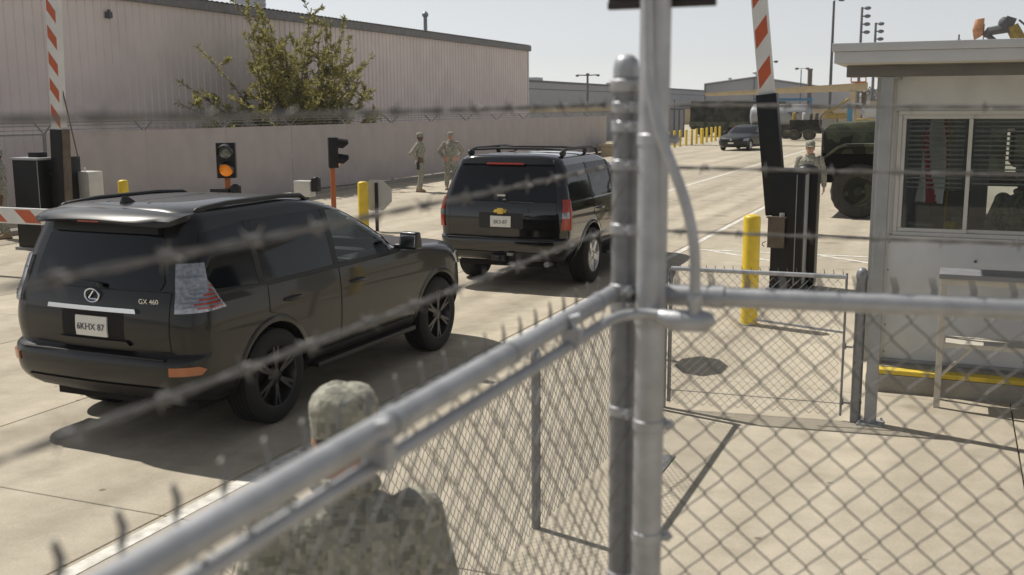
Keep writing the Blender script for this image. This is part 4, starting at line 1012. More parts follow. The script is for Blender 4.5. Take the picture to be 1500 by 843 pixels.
# ---------------------------------------------------------------- black SUV ahead
TH = Car([
 (.38,-.92,3.72,.86,.16,.18,.25,.25),(.48,-1.09,3.90,.93,.18,.16,.28,.32),(.58,-1.14,3.98,.965,.18,.16,.30,.36),(.70,-1.145,4.0,.985,.18,.16,.30,.38),
 (.725,-1.13,4.0,.99,.18,.15,.30,.40),(.745,-1.06,3.99,.992,.15,.12,.30,.40),(.95,-1.065,3.97,1.0,.14,.12,.30,.42),(1.05,-1.06,3.94,.998,.14,.12,.30,.44),
 (1.13,-1.05,3.85,.992,.14,.12,.32,.46),(1.17,-1.04,3.62,.985,.14,.12,.36,.50),(1.205,-1.03,3.1,.978,.13,.12,.36,.45),(1.235,-1.02,2.5,.968,.13,.12,.34,.36),
 (1.32,-.99,2.28,.945,.13,.11,.26,.25),(1.50,-.925,1.92,.895,.13,.11,.2,.22),(1.66,-.86,1.58,.845,.13,.11,.2,.22),(1.75,-.83,1.32,.80,.13,.12,.2,.22),
 (1.80,-.81,1.10,.76,.15,.14,.2,.22),(1.835,-.78,.90,.69,.18,.16,.2,.22),(1.855,-.72,.70,.58,.2,.2,.2,.22),(1.87,-.52,.45,.36,.2,.2,.2,.2)], bow=(.04,.14))
TH = Car([(r[0], r[1], r[2]-(.24 if r[2] > 2.6 else 0), r[3]*.97)+r[4:] for r in TH.rows], TH.bow)
tah = thing('sport_utility_vehicle', 'glossy black sport utility vehicle with red tail lamps and roof rack driving ahead', 'car', (-5.72,14.42,0), R(-.4))
bpy.context.view_layer.update(); MW = tah.matrix_world.copy(); WB2 = 2.82
zz = zl(.38,.70,8)+zl(.70,.76,5)+zl(.76,1.08,6)+zl(1.08,1.26,14)+zl(1.26,1.72,12)+zl(1.72,1.87,12)+[1.87]
bd = TH.body(zz, 'black_paint', tah); cuts = []
for y in (0, WB2):
    for s_ in (-1, 1): cuts.append(cutter_cyl(MW, y, .40, .475, s_*.60, s_*1.3))
FWt = [(1.12,1.23),(2.28,1.23),(2.16,1.33),(1.62,1.66),(1.50,1.71),(1.12,1.72)]; RDt = [(.14,1.23),(1.03,1.23),(1.03,1.72),(.14,1.72)]
cuts.append(cutter_prism(MW, [(-.3,1.05),(2.2,1.05),(2.2,1.34),(1.45,1.74),(-.3,1.76)], 'x', -.74, .74))
cuts.append(cutter_prism(MW, inset(FWt,.03), 'x', -1.2, 1.2)); cuts.append(cutter_prism(MW, inset(RDt,.03), 'x', -1.2, 1.2))
cuts.append(cutter_prism(MW, [(-.70,1.30),(.70,1.30),(.60,1.70),(-.60,1.70)], 'y', 1.2, 2.8))
boolean_cut(bd, cuts)
for s_ in (-1, 1):
    TH.panel('side', FWt, .001, .003, 'side_window', 'clear_glass', tah, s_); TH.panel('side', RDt, .001, .003, 'side_window', 'tint_glass', tah, s_)
    TH.panel('side', [(-.83,1.235),(.06,1.23),(.06,1.72),(-.70,1.715),(-.76,1.66)], .002, .004, 'side_window', 'dark_glass', tah, s_)
    for a in (.10, 1.075): TH.panel('side', [(a-.035,1.22),(a+.035,1.22),(a+.03,1.725),(a-.03,1.725)], .002, .006, 'pillar_cover', 'trim', tah, s_)
    D1 = [(1.10,.52),(2.26,.52),(2.33,.66),(2.30,1.20),(1.10,1.20)]; D2 = [(.52,.52),(1.08,.52),(1.08,1.20),(.10,1.20),(.10,1.0),(.28,.90),(.42,.76)]
    for D, hy in ((D1,1.22), (D2,.24)):
        d = TH.panel('side', D, .0, .004, 'door', 'black_paint', tah, s_); TH.seam('side', D+[D[0]], tah, s_, wd=.009)
        hx = TH.side_x(hy,1.06); m = MB()
        m.tube([(s_*(hx+.004),hy,1.06),(s_*(hx+.035),hy+.03,1.06),(s_*(hx+.038),hy+.11,1.06),(s_*(hx+.035),hy+.19,1.06),(s_*(hx+.004),hy+.22,1.06)], [.010,.014,.015,.014,.010], 10); m.build('handle', 'black_paint', d)
    for y in (0, WB2): arch_flare(TH, y, .48, .40, tah, 'black_paint', s_, .055, .016)
    TH.panel('side', [(.56,.40),(2.4,.40),(2.4,.50),(.56,.50)], .0, .010, 'sill_cover', 'trim', tah, s_)
    m = MB(); m.b2((min(s_*.80,s_*1.0),.60,.34), (max(s_*.80,s_*1.0),2.35,.38)); m.build('side_step', 'trim', tah, bevel=.012)
    L_ = TH.panel('crear', [(-.065,.86),(.09,.86),(.095,1.06),(.085,1.27),(-.035,1.27)], .003, .018, 'tail_lamp', 'lens_red', tah, s_, step=.04)
    TH.panel('crear', [(-.055,1.02),(.045,1.02),(.045,1.10),(-.05,1.10)], .012, .012, 'reversing_lens', 'lens_clear', L_, s_)
    TH.panel('cfront', [(-.25,.90),(.2,.90),(.25,1.10),(-.25,1.10)], .003, .012, 'headlamp', 'lens_clear', tah, s_)
    m = MB(); m.tube([(s_*.92,2.18,1.24),(s_*1.02,2.19,1.27)], .03, 8); m.ell((s_*1.11,2.2,1.33), (.12,.07,.11)); m.build('mirror', 'black_paint', tah)
    m = MB(); m.tube([(s_*.70,-.55,1.84),(s_*.70,-.48,1.905),(s_*.70,-.3,1.925),(s_*.69,.7,1.925),(s_*.67,1.0,1.90),(s_*.66,1.10,1.82)], .022, 8)
    m.ell((s_*.70,-.5,1.87), (.04,.09,.05)); m.ell((s_*.69,.45,1.87), (.03,.06,.05)); m.build('roof_rail', 'trim', tah)
    wheel(tah, (s_*.865,0,.40), s_, .40, .275, .235, 'alloy', 5, 'single'); wheel(tah, (s_*.865,WB2,.40), s_, .40, .275, .235, 'alloy', 5, 'single')
for y in (-.35, .45):
    m = MB(); m.tube([(-.70,y,1.905),(-.35,y,1.925),(.35,y,1.925),(.70,y,1.905)], .016, 8); m.build('roof_crossbar', 'trim', tah)
for k in (-.42,-.21,0,.21,.42):
    m = MB(); m.tube([(k,-.55,1.866-.05*k*k),(k,.42,1.868-.05*k*k)], .006, 5); m.build('roof_rib', 'black_paint', tah)
tg = TH.panel('rear', [(-.80,.76),(.80,.76),(.80,1.225),(-.80,1.225)], .0, .004, 'tailgate', 'black_paint', tah); TH.seam('rear', [(-.80,.76),(.80,.76),(.80,1.225),(-.80,1.225),(-.80,.76)], tah, wd=.010)
TH.panel('rear', [(-.80,1.235),(.80,1.235),(.74,1.60),(.69,1.725),(-.69,1.725),(-.74,1.60)], .002, .006, 'rear_window', 'dark_glass', tah)
TH.panel('rear', [(-.70,1.735),(.70,1.735),(.68,1.79),(-.68,1.79)], .01, .05, 'spoiler_lip', 'black_paint', tah)
TH.panel('rear', [(-.28,1.728),(.28,1.728),(.27,1.752),(-.27,1.752)], .05, .022, 'brake_lamp', 'lens_red', tah)
TH.panel('rear', [(-.42,1.09),(.42,1.09),(.40,1.15),(-.40,1.15)], .004, .02, 'handle_bar', 'black_paint', tg)
TH.panel('rear', [(-.33,.86),(.33,.86),(.33,1.075),(-.33,1.075)], .002, .004, 'plate_recess', 'trim', tg)
plate(TH, tg, .955, 'SK3-87', TH.rear_y(0,.955)-.020)
bt = [(-.105,-.012),(-.085,.022),(-.045,.022),(-.045,.04),(.045,.04),(.045,.022),(.105,.022),(.085,-.022),(.045,-.022),(.045,-.04),(-.045,-.04),(-.045,-.022),(-.098,-.022)]
m = MB(); m.prism(bt, .014, Matrix.Translation((.0, TH.rear_y(0,1.12)-.016, 1.10)) @ Matrix.Rotation(math.pi/2, 4, 'X')); m.build('emblem', 'gold', tg, bevel=.002)
m = MB(); m.tube([(.06,-1.05,1.245),(.12,-1.05,1.225),(.48,-1.025,1.215)], .010, 6); m.ell((.06,-1.05,1.25), (.04,.02,.018)); m.build('wiper', 'trim', tah)
m = MB(); m.b2((-.06,-1.045,1.30), (.06,-1.035,1.325)); m.build('inspection_sticker', 'plate_white', tah)
TH.panel('rear', [(-.78,.42),(.78,.42),(.82,.54),(-.82,.54)], .0, .012, 'bumper_insert', 'trim', tah)
m = MB(); m.b2((-.80,-1.135,.722), (.80,-1.05,.734)); m.build('bumper_step', 'trim', tah, bevel=.004)
m = MB(); m.b2((-.10,-1.17,.42), (.10,-1.0,.50)); m.b2((-.035,-1.21,.43), (.035,-1.1,.49)); m.build('tow_receiver', 'trim', tah, bevel=.006)
m = MB(); m.b2((.13,-1.165,.50), (.22,-1.14,.54)); m.build('tow_socket', 'galv_dark', tah, bevel=.004)
m = MB(); m.tube([(.62,-.5,.36),(.66,-1.02,.38)], .04, 12); m.build('exhaust', 'galv_dark', tah)
m = MB(); m.b2((-.75,-.8,.30), (.75,3.5,.42)); m.cyl((-.8,0,.40), (.8,0,.40), .06, n=10); m.build('underbody', 'under', tah)
TH.panel('front', [(-.84,1.25),(.84,1.25),(.68,1.73),(-.68,1.73)], .001, .003, 'windscreen', 'clear_glass', tah)
for x in (-.42,.42): seat(tah, x, 1.25); seat(tah, x, .35)

# ---------------------------------------------------------------- far dark sedan coming towards us
SD = Car([
 (.20,-.85,3.45,.78,.2,.2,.3,.3),(.32,-.98,3.62,.86,.2,.2,.36,.40),(.50,-1.02,3.68,.885,.2,.2,.38,.44),(.66,-1.01,3.66,.89,.2,.2,.38,.48),(.76,-1.0,3.55,.885,.2,.2,.4,.5),
 (.83,-.97,3.2,.875,.2,.2,.42,.5),(.90,-.9,2.7,.865,.2,.2,.42,.45),(.95,-.6,2.25,.85,.2,.2,.36,.35),(1.0,-.42,2.12,.83,.18,.18,.26,.25),(1.15,-.15,1.80,.76,.18,.18,.2,.2),(1.30,.12,1.45,.69,.18,.18,.2,.2),
 (1.38,.30,1.2,.63,.18,.2,.2,.2),(1.42,.45,1.0,.52,.2,.2,.2,.2),(1.445,.6,.8,.3,.1,.1,.1,.1)], bow=(.05,.16))
sed = thing('sedan', 'dark blue black sedan coming towards the gate in the far yard', 'car', (-11.3,64.4,0), R(180-8)); bpy.context.view_layer.update()
bd = SD.body(zl(.20,.70,8)+zl(.70,1.0,14)+zl(1.0,1.445,12)+[1.445], 'sedan_paint', sed); MW = sed.matrix_world.copy()
boolean_cut(bd, [cutter_cyl(MW, y, .31, .36, s_*.55, s_*1.2) for y in (0,2.70) for s_ in (-1,1)])
for s_ in (-1, 1):
    SD.panel('side', [(-.2,.985),(2.02,.985),(1.42,1.30),(1.2,1.36),(.45,1.36),(.2,1.27)], .002, .004, 'side_window', 'dark_glass', sed, s_)
    SD.panel('cfront', [(-.16,.58),(.24,.60),(.26,.74),(-.14,.72)], .003, .012, 'headlamp', 'lens_clear', sed, s_)
    for y in (0,2.70): wheel(sed, (s_*.77,y,.31), s_, .31, .2, .2, 'alloy', 5, 'single')
    m = MB(); m.ell((s_*.94,1.95,1.0), (.10,.06,.07)); m.tube([(s_*.84,1.95,.95),(s_*.92,1.95,.98)], .02, 6); m.build('mirror', 'sedan_paint', sed)
    D = [(.98,.30),(2.0,.30),(2.02,.96),(.98,.96)]; SD.panel('side', D, 0, .003, 'door', 'sedan_paint', sed, s_); SD.seam('side', D+[D[0]], sed, s_, wd=.012)
SD.panel('front', [(-.64,.99),(.64,.99),(.52,1.34),(-.52,1.34)], .002, .004, 'windscreen', 'dark_glass', sed)
SD.panel('front', [(-.36,.56),(.36,.56),(.40,.70),(-.40,.70)], .003, .010, 'grille', 'trim', sed); SD.panel('front', [(-.16,.40),(.16,.40),(.16,.49),(-.16,.49)], .01, .006, 'number_plate', 'plate_white', sed)
SD.panel('front', [(-.6,.25),(.6,.25),(.6,.36),(-.6,.36)], .002, .008, 'air_intake', 'trim', sed)
m = MB(); m.ell((0,SD.front_y(0,.63)+.012,.63), (.06,.012,.05)); m.build('emblem', 'chrome', sed)

# ---------------------------------------------------------------- army trucks
def big_wheel(parent, pos, r, wd, mat='dusty_rubber', hub='woodland'):
    T = Matrix.Translation(pos) @ Matrix.Rotation(math.pi/2, 4, 'X'); h = wd/2; m = MB(); vs = []; fs = []; n = 40
    for i, (rr, z) in enumerate([(r*.55,-h),(r*.93,-h),(r,-h*.75),(r,h*.75),(r*.93,h),(r*.70,h*1.05),(r*.55,h*.9)]):
        for j in range(n): a = 2*math.pi*j/n; q = .022*r if (i in (2,3,4,1) and j % 2) else 0; vs.append(((rr-q)*math.cos(a), (rr-q)*math.sin(a), z))
    for i in range(6):
        for j in range(n): fs.append((i*n+j, i*n+(j+1) % n, (i+1)*n+(j+1) % n, (i+1)*n+j))
    m.add(vs, fs, T); wo = m.build('wheel', mat, parent)
    m = MB(); m.lathe([(r*.56,-h*.8),(r*.56,h*.85),(r*.50,h*.7),(r*.44,h*.35),(r*.24,h*.4),(r*.22,h*.75),(r*.15,h*.95),(r*.02,h*.97)], 28, T)
    for k in range(10): a = 2*math.pi*k/10; m.cyl(T @ Vector((r*.34*math.cos(a), r*.34*math.sin(a), h*.35)), T @ Vector((r*.34*math.cos(a), r*.34*math.sin(a), h*.55)), .022, n=6)
    m.build('hub', hub, wo)
tk = thing('army_truck', 'woodland camouflage army truck nose and big tyre showing left of the booth', 'truck', (-2.0,25.15,0))
m = MB(); pf_ = [(-.80,1.42),(-.80,1.95),(-.66,2.12),(1.3,2.22),(1.3,1.42)]; vs = []
for y0, ins in ((.10,0),(1.75,0)): vs += [(x,y0+(.1 if z > 2 else 0)*(1 if y0 < 1 else -1),z) for x, z in pf_]
m.add(vs, [(0,1,2,3,4)[::-1],(5,6,7,8,9),(0,5,6,1)[::-1],(1,6,7,2)[::-1],(2,7,8,3)[::-1],(3,8,9,4)[::-1],(4,9,5,0)[::-1]]); 
hd = m.build('hood', 'woodland', tk, bevel=.05)
m = MB(); m.b2((-.82,.09,1.93), (1.3,.098,1.955)); m.build('hood_seam', 'far_dark', hd)
for s_ in (0, 1):
    y0, y1 = ((-.34,.10), (1.75,2.2))[s_]
    m = MB(); pts = [(-.86,1.26),(-.45,1.60),(-.30,1.66),(1.25,1.70)]; vs = []; fs = []
    for (x, z) in pts: vs += [(x,y0,z),(x,y1,z),(x,y1,z-.06),(x,y0,z-.06)]
    for k in range(3): b_ = 4*k; fs += [(b_,b_+1,b_+5,b_+4),(b_+1,b_+2,b_+6,b_+5),(b_+2,b_+3,b_+7,b_+6),(b_+3,b_,b_+4,b_+7)]
    fs += [(0,3,2,1),(12,13,14,15)]; m.add(vs, fs); m.build('fender', 'woodland', tk, bevel=.01)
m = MB(); m.b2((-1.0,-.2,.72), (-.84,2.05,1.0)); m.build('bumper', 'woodland', tk, bevel=.02)
m = MB(); m.b2((-.84,.15,1.1), (-.81,1.7,1.9)); m.build('grille', 'far_dark', tk)
for y in (-.1,1.95):
    m = MB(); m.cyl((-.90,y,1.2), (-.75,y,1.2), .1, n=16); m.build('headlamp', 'lens_clear', tk)
m = MB(); m.tube([(-.95,-.1,.72),(-.97,-.1,.60),(-.9,-.1,.56)], .025, 8); m.build('tow_hook', 'far_dark', tk)
m = MB(); m.b2((-.74,.3,1.0), (1.28,1.55,1.45)); m.build('engine_bay', 'under', tk)
m = MB(); m.b2((-.85,.35,.75), (6.4,1.5,1.0)); m.build('chassis', 'under', tk)
m = MB(); m.b2((1.3,-.25,1.05), (3.0,2.1,2.35)); m.build('cab', 'woodland', tk, bevel=.04)
m = MB(); m.b2((1.5,-.22,2.36), (3.0,2.07,3.0)); m.build('cab_top', 'canvas', tk, bevel=.08)
m = MB(); m.b2((3.15,-.3,1.2), (7.2,2.15,1.9)); m.build('cargo_bed', 'woodland', tk, bevel=.02)
m = MB(); m.b2((3.2,-.28,1.9), (7.15,2.13,3.1)); m.build('canvas_cover', 'canvas', tk, bevel=.15)
for x in (.05,4.6,5.95):
    for y in (-.16,2.02): big_wheel(tk, (x,y,.61), .61, .36)
m = MB(); m.cyl((.05,-.1,.61), (.05,2,.61), .12, n=12); m.build('axle', 'under', tk)

ck = thing('covered_truck', 'camouflage truck with a canvas covered bed parked side on in the far yard', 'truck', (-20.9,90.2,0), R(4))
m = MB(); rg = []
for k in range(9):
    x = .05+k*.72; dz = -.035*(k % 2)+random.uniform(-.02,.02)
    rg.append([(x,-1.2,1.15),(x,1.2,1.15),(x,1.22,2.4),(x,1.05,2.92+dz),(x,0,3.02+dz),(x,-1.05,2.92+dz),(x,-1.22,2.4)])
m.loft(rg); m.build('canvas_cover', 'canvas', ck, smooth=60)
m = MB(); m.b2((0,-1.25,.8), (5.85,1.25,1.25)); m.build('cargo_bed', 'woodland', ck, bevel=.02)
m = MB(); m.b2((6.15,-1.2,.85), (8.1,1.2,1.95)); m.b2((6.2,-1.15,1.95), (7.7,1.15,2.9)); m.build('cab', 'woodland', ck, bevel=.06)
m = MB(); m.b2((6.9,-1.22,2.0), (7.6,-1.20,2.65)); m.build('cab_window', 'dark_glass', ck)
m = MB(); m.b2((8.1,-1.15,.7), (9.1,1.15,1.75)); m.build('hood', 'woodland', ck, bevel=.06)
m = MB(); m.b2((0,-.5,.6), (9.2,.5,.85)); m.build('chassis', 'under', ck)
for x in (1.2,2.6,8.0):
    for y in (-1.05,1.05): big_wheel(ck, (x,y,.58), .58, .32)

# ================================================================== people
def person(name, label, loc, rz, pose, skin='skin_light', h=1.78, holster=False, vox=.010):
    """one continuous clothed body grown from overlapping volumes; faces +y"""
    k = h/1.78; root = thing(name, label, 'person', loc, rz, None)
    J = dict(pelvis=(0,0,.95), hipL=(-.095,0,.92), hipR=(.095,0,.92), shL=(-.185,-.01,1.435), shR=(.185,-.01,1.435))
    st = pose.get('stance', .11); lead = pose.get('lead', 0)
    for s_, n in ((-1,'L'), (1,'R')):
        J['kn'+n] = (s_*(st+.005), .03+lead*s_*.5, .50); J['an'+n] = (s_*(st+.02), -.03+lead*s_, .10)
        J['el'+n] = pose.get('el'+n, (s_*.26,-.03,1.16)); J['wr'+n] = pose.get('wr'+n, (s_*.27,.05,.92)); J['fi'+n] = pose.get('fi'+n, (s_*.265,.09,.76))
    J = {a: Vector(b) for a, b in J.items()}
    m = MB()
    def ring(z, a, b, y=0, n=22, e=2.4):
        out = []
        for i in range(n):
            t = 2*math.pi*i/n; c, s_ = math.cos(t), math.sin(t)
            out.append((a*math.copysign(abs(c)**(2/e), c), y+b*math.copysign(abs(s_)**(2/e), s_), z))
        return out
    m.loft([ring(.80,.165,.115), ring(.84,.198,.142), ring(.90,.192,.138), ring(1.0,.178,.128), ring(1.08,.17,.124), ring(1.2,.183,.13,.0), ring(1.32,.203,.138,.005), ring(1.41,.205,.128,0), ring(1.46,.17,.105,-.005), ring(1.50,.09,.075,-.005), ring(1.53,.066,.064,0)])
    for s_ in (-1, 1):     # chest pockets, collar tips, thigh pockets
        m.box((s_*.095,.132,1.27), (.115,.03,.13)); m.box((s_*.095,.140,1.325), (.12,.03,.035))
        n = 'L' if s_ < 0 else 'R'; q = (J['hip'+n]+J['kn'+n])/2
        m.box(q+Vector((s_*.095,0,-.03)), (.035,.15,.17))
    for n in 'LR':
        s_ = -1 if n == 'L' else 1
        hp, kn, an = J['hip'+n], J['kn'+n], J['an'+n]
        m.tube([hp+Vector((0,0,.03)), hp*.7+kn*.3, hp*.3+kn*.7, kn, kn*.6+an*.4, kn*.25+an*.75, kn*.06+an*.94], [.112,.108,.094,.084,.082,.076,.060], 14)
        m.ell(kn, (.085,.085,.085), 12, 8)
        sh, el, wr, fi = J['sh'+n], J['el'+n], J['wr'+n], J['fi'+n]
        m.ell(sh, (.083,.083,.08), 12, 8); m.tube([sh, sh*.5+el*.5, el], [.078,.072,.064], 12); m.ell(el, (.064,.064,.064), 12, 8)
        m.tube([el, el*.5+wr*.5, el*.1+wr*.9, wr*1.0], [.062,.058,.050,.047], 12); m.tube([wr, wr+(fi-wr)*.12], [.033,.031], 10)
        # hand
        t = (fi-wr).normalized(); side = Vector(pose.get('palm'+n, (0,1,0))); side = (side-t*side.dot(t)).normalized(); nm = t.cross(side)
        P = lambda a, b, c: wr+t*a+side*b+nm*c
        m.loft([[P(a, b_*ww, c_*.014) for b_, c_ in ((-1,-1),(-.4,-1.2),(.4,-1.2),(1,-1),(1,1),(.4,1.2),(-.4,1.2),(-1,1))] for a, ww in ((.01,.026),(.04,.038),(.085,.041),(.10,.038))])
        cs = -s_*pose.get('curl', .8)
        for f, (b_, ln) in enumerate(((.031,.072),(.011,.082),(-.011,.076),(-.031,.060))):
            p0 = P(.09,b_,0); p1 = p0+t*ln*.45+nm*cs*.012; p2 = p1+t*ln*.33+nm*cs*.020; p3 = p2+t*ln*.18+nm*cs*.018
            m.tube([p0,p1,p2,p3], [.0098,.0095,.0088,.0075], 8)
        m.tube([P(.03,.03,0), P(.055,.052,cs*.01), P(.085,.060,cs*.018), P(.105,.058,cs*.024)], [.014,.012,.0105,.0085], 8)
    # neck and head
    hy = pose.get('head', 0.0); hn = pose.get('nod', 0.0)
    m.tube([(0,-.008,1.47), (0,.008,1.60)], [.066,.058], 14)
    HT = Matrix.Translation((0,.012,1.60)) @ Matrix.Rotation(hy, 4, 'Z') @ Matrix.Rotation(hn, 4, 'X')
    hr = []
    for (z, a, bf, bb) in ((-.055,.030,.060,.020),(-.045,.046,.078,.045),(-.02,.060,.088,.062),(.015,.068,.090,.080),(.05,.074,.092,.092),(.085,.077,.094,.098),(.12,.076,.090,.096),(.15,.066,.074,.082),(.172,.046,.048,.056),(.182,.018,.018,.02)):
        r_ = []
        for i in range(20):
            t = 2*math.pi*i/20; c, s_ = math.cos(t), math.sin(t); r_.append((a*c, (bf if s_ > 0 else bb)*s_, z))
        hr.append(r_)
    m.loft(hr, T=HT)
    m.loft([[(-.010,.088,.07),(.010,.088,.07),(.009,.080,.07),(-.009,.080,.07)],[(-.017,.114,.022),(.017,.114,.022),(.016,.08,.022),(-.016,.08,.022)],[(-.012,.102,.010),(.012,.102,.010),(.012,.08,.010),(-.012,.08,.010)]], T=HT)
    m.box(HT @ Vector((0,.090,.082)), (.10,.016,.014), (0,0,hy)); m.box(HT @ Vector((0,.090,-.012)), (.045,.012,.022), (0,0,hy))
    for s_ in (-1, 1): m.ell(HT @ Vector((s_*.078,-.005,.045)), (.012,.022,.034), 10, 7)
    b = m.build('body', ['uniform', skin], root, smooth=0)
    md = b.modifiers.new('r', 'REMESH'); md.mode = 'VOXEL'; md.voxel_size = vox
    md = b.modifiers.new('s', 'SMOOTH'); md.factor = .5; md.iterations = 3 if vox > .009 else 9
    evaluated(b); me = b.data
    me.materials.clear(); me.materials.append(MATS['uniform']); me.materials.append(MATS[skin])
    idx = []
    hc = HT @ Vector((0,0,.05))
    for p in me.polygons:
        c = p.center; f = 0
        if c.z > 1.525 and (c-hc).length < .19: f = 1
        for n in 'LR':
            t = (J['fi'+n]-J['wr'+n]).normalized()
            if (c-J['wr'+n]).dot(t) > .012 and (c-J['wr'+n]).length < .24 and (c-J['wr'+n]-t*(c-J['wr'+n]).dot(t)).length < .085: f = 1
        idx.append(f)
    me.polygons.foreach_set('material_index', idx); me.shade_smooth()
    for v in me.vertices: v.co *= k
    SC = Matrix.Scale(k, 4)
    def part(m2, nm, mat, par=root, T=HT, **kw):
        m2.v = [tuple(SC @ (T @ Vector(v))) for v in m2.v]; return m2.build(nm, mat, par, **kw)
    I4 = Matrix.Identity(4)
    # patrol cap: band, upright crown with stitched edge, bill
    m2 = MB(); cr = []
    for (z, a, bf, bb, y) in ((.066,.087,.104,.108,0),(.105,.090,.107,.110,0),(.135,.092,.107,.112,-.002),(.155,.090,.103,.109,-.004),(.175,.081,.091,.098,-.006),(.189,.067,.074,.081,-.006),(.198,.046,.05,.056,-.006),(.202,.018,.018,.022,-.006)):
        cr.append([(a*math.cos(t)*(1+.012*math.sin(5*t+z*60)), y+(bf if math.sin(t) > 0 else bb)*math.sin(t)*(1+.012*math.sin(4*t+z*40)), z+.004*math.sin(3*t+1)) for t in np.linspace(0, 2*math.pi, 33)[:-1]])
    m2.loft(cr); cap = part(m2, 'cap', 'uniform', smooth=60)
    m2 = MB(); m2.tube([(.0885*math.cos(t), (.1065 if math.sin(t) > 0 else .1085)*math.sin(t), .112) for t in np.linspace(0, 2*math.pi, 30)[:-1]], .0035, 6, closed=True); part(m2, 'cap_band', 'uniform', cap)
    m2 = MB(); top = []; bot = []
    for i in range(15):
        t = math.pi*(.08+.84*i/14); top.append((.085*math.cos(t), .094*math.sin(t)+.0, .101)); bot.append((.088*math.cos(t), .10*math.sin(t)+.062*math.sin(t)**1.5, .086+.010*abs(math.cos(t))))
    vs = top+bot+[(x,y,z-.004) for x,y,z in top]+[(x,y,z-.004) for x,y,z in bot]; fs = []
    for i in range(14): fs += [(i,i+15,i+16,i+1),(i+30,i+31,i+46,i+45),(i+15,i+45,i+46,i+16)]
    m2.add(vs, fs); part(m2, 'cap_bill', 'uniform', cap, smooth=60)
    m2 = MB(); m2.loft([[(a*math.cos(t), bb*math.sin(t), z) for t in np.linspace(R(175), R(365), 15)]+[(a*.9*math.cos(t), bb*.9*math.sin(t), z) for t in np.linspace(R(365), R(175), 15)] for z, a, bb in ((.03,.072,.088),(.06,.078,.098),(.10,.080,.1015))]); part(m2, 'hair', 'hair')
    for s_ in (-1, 1):
        m2 = MB(); m2.ell((s_*.031,.0895,.055), (.012,.006,.007), 10, 7); part(m2, 'eye', 'eye')
        n = 'L' if s_ < 0 else 'R'; an = J['an'+n]
        m2 = MB(); rg = []
        for (y, z0, z1, ww) in ((-.085,.0,.10,.034),(-.06,.0,.19,.045),(0,.0,.20,.050),(.05,.0,.13,.048),(.10,.0,.095,.052),(.15,.0,.075,.048),(.175,.012,.05,.03)):
            rg.append([(an.x+a*ww, an.y+y, z0+(z1-z0)*b_+.028*(1 if b_ < .1 else .0)) for a, b_ in ((-1,0),(-1,.5),(-.75,.85),(0,1),(.75,.85),(1,.5),(1,0))])
        m2.loft(rg); bt_ = part(m2, 'boot', 'boot', T=I4, smooth=60)
        m2 = MB(); m2.prism([(an.x+a, an.y+b_) for a, b_ in ((-.04,-.09),(.04,-.09),(.048,0),(.055,.10),(.03,.178),(-.03,.178),(-.055,.10),(-.048,0))], .028); part(m2, 'sole', 'sole', bt_, T=I4)
    m2 = MB(); m2.box((0,.0935,.0), (.042,.006,.008)); part(m2, 'mouth', 'lip')
    m2 = MB(); m2.tube([(.075*math.cos(t), .07*math.sin(t)-.0, 1.530-.014*math.sin(t)) for t in np.linspace(0, 2*math.pi, 22)[:-1]], .022, 8, closed=True); part(m2, 'collar', 'uniform', T=I4)
    if holster:
        m2 = MB(); m2.box((holster*.20,.0,.80), (.05,.09,.22)); m2.box((holster*.215,.01,.94), (.035,.045,.10), (R(-20),0,0)); m2.tube([(holster*.17,-.08,.72),(holster*.225,0,.72),(holster*.17,.08,.72)], .012, 6); part(m2, 'holster', 'holster', T=I4, bevel=.01)
    return root

hips = dict(elL=(-.42,-.16,1.18), wrL=(-.235,-.03,1.00), fiL=(-.15,.12,.97), elR=(.42,-.16,1.18), wrR=(.235,-.03,1.00), fiR=(.15,.12,.97), palmL=(0,0,1), palmR=(0,0,1))
p1 = dict(hips); p1.update(stance=.10, head=R(-12), lead=.05)
person('person', 'person in camouflage uniform with holster standing side on by the fence', (-14.85+.0,28.5,0), R(-78), p1, 'skin_dark', 1.76, holster=1)
p2 = dict(hips); p2.update(stance=.12, head=R(25), elL=(-.36,-.14,1.2), elR=(.36,-.12,1.2))
person('person', 'person in camouflage uniform facing us with hands on hips by the fence', (-14.35,29.6,0), R(180+25), p2, 'skin_light', 1.76)
person('person', 'person in camouflage uniform standing behind the right barrier cabinet', (-2.62,21.5,0), R(180+2), dict(stance=.10, head=R(5), wrL=(-.285,.03,.93), fiL=(-.285,.06,.76), wrR=(.285,.03,.93), fiR=(.285,.06,.76)), 'skin_light', 1.82)
person('person', 'person in camouflage cap and uniform seen from behind below the fence rail', (-1.445,2.31,0), R(28), dict(stance=.13, head=R(-6), nod=R(-4), wrL=(-.27,.12,.95), fiL=(-.24,.22,.82)), 'skin_light', 1.765, vox=.008)
person('person', 'person in camouflage uniform at the left edge beside the dark barrier', (-18.02+.75,15.35,0), R(150), dict(stance=.12), 'skin_dark', 1.74)
person('person', 'person in camouflage uniform inside the booth behind the window', (.62,11.05,.22), R(170), dict(stance=.12, head=R(20), nod=R(-12), elL=(-.28,.06,1.18), wrL=(-.15,.26,1.12), fiL=(-.05,.34,1.10), elR=(.28,.06,1.18), wrR=(.15,.26,1.10), fiR=(.05,.34,1.08)), 'skin_dark', 1.72)

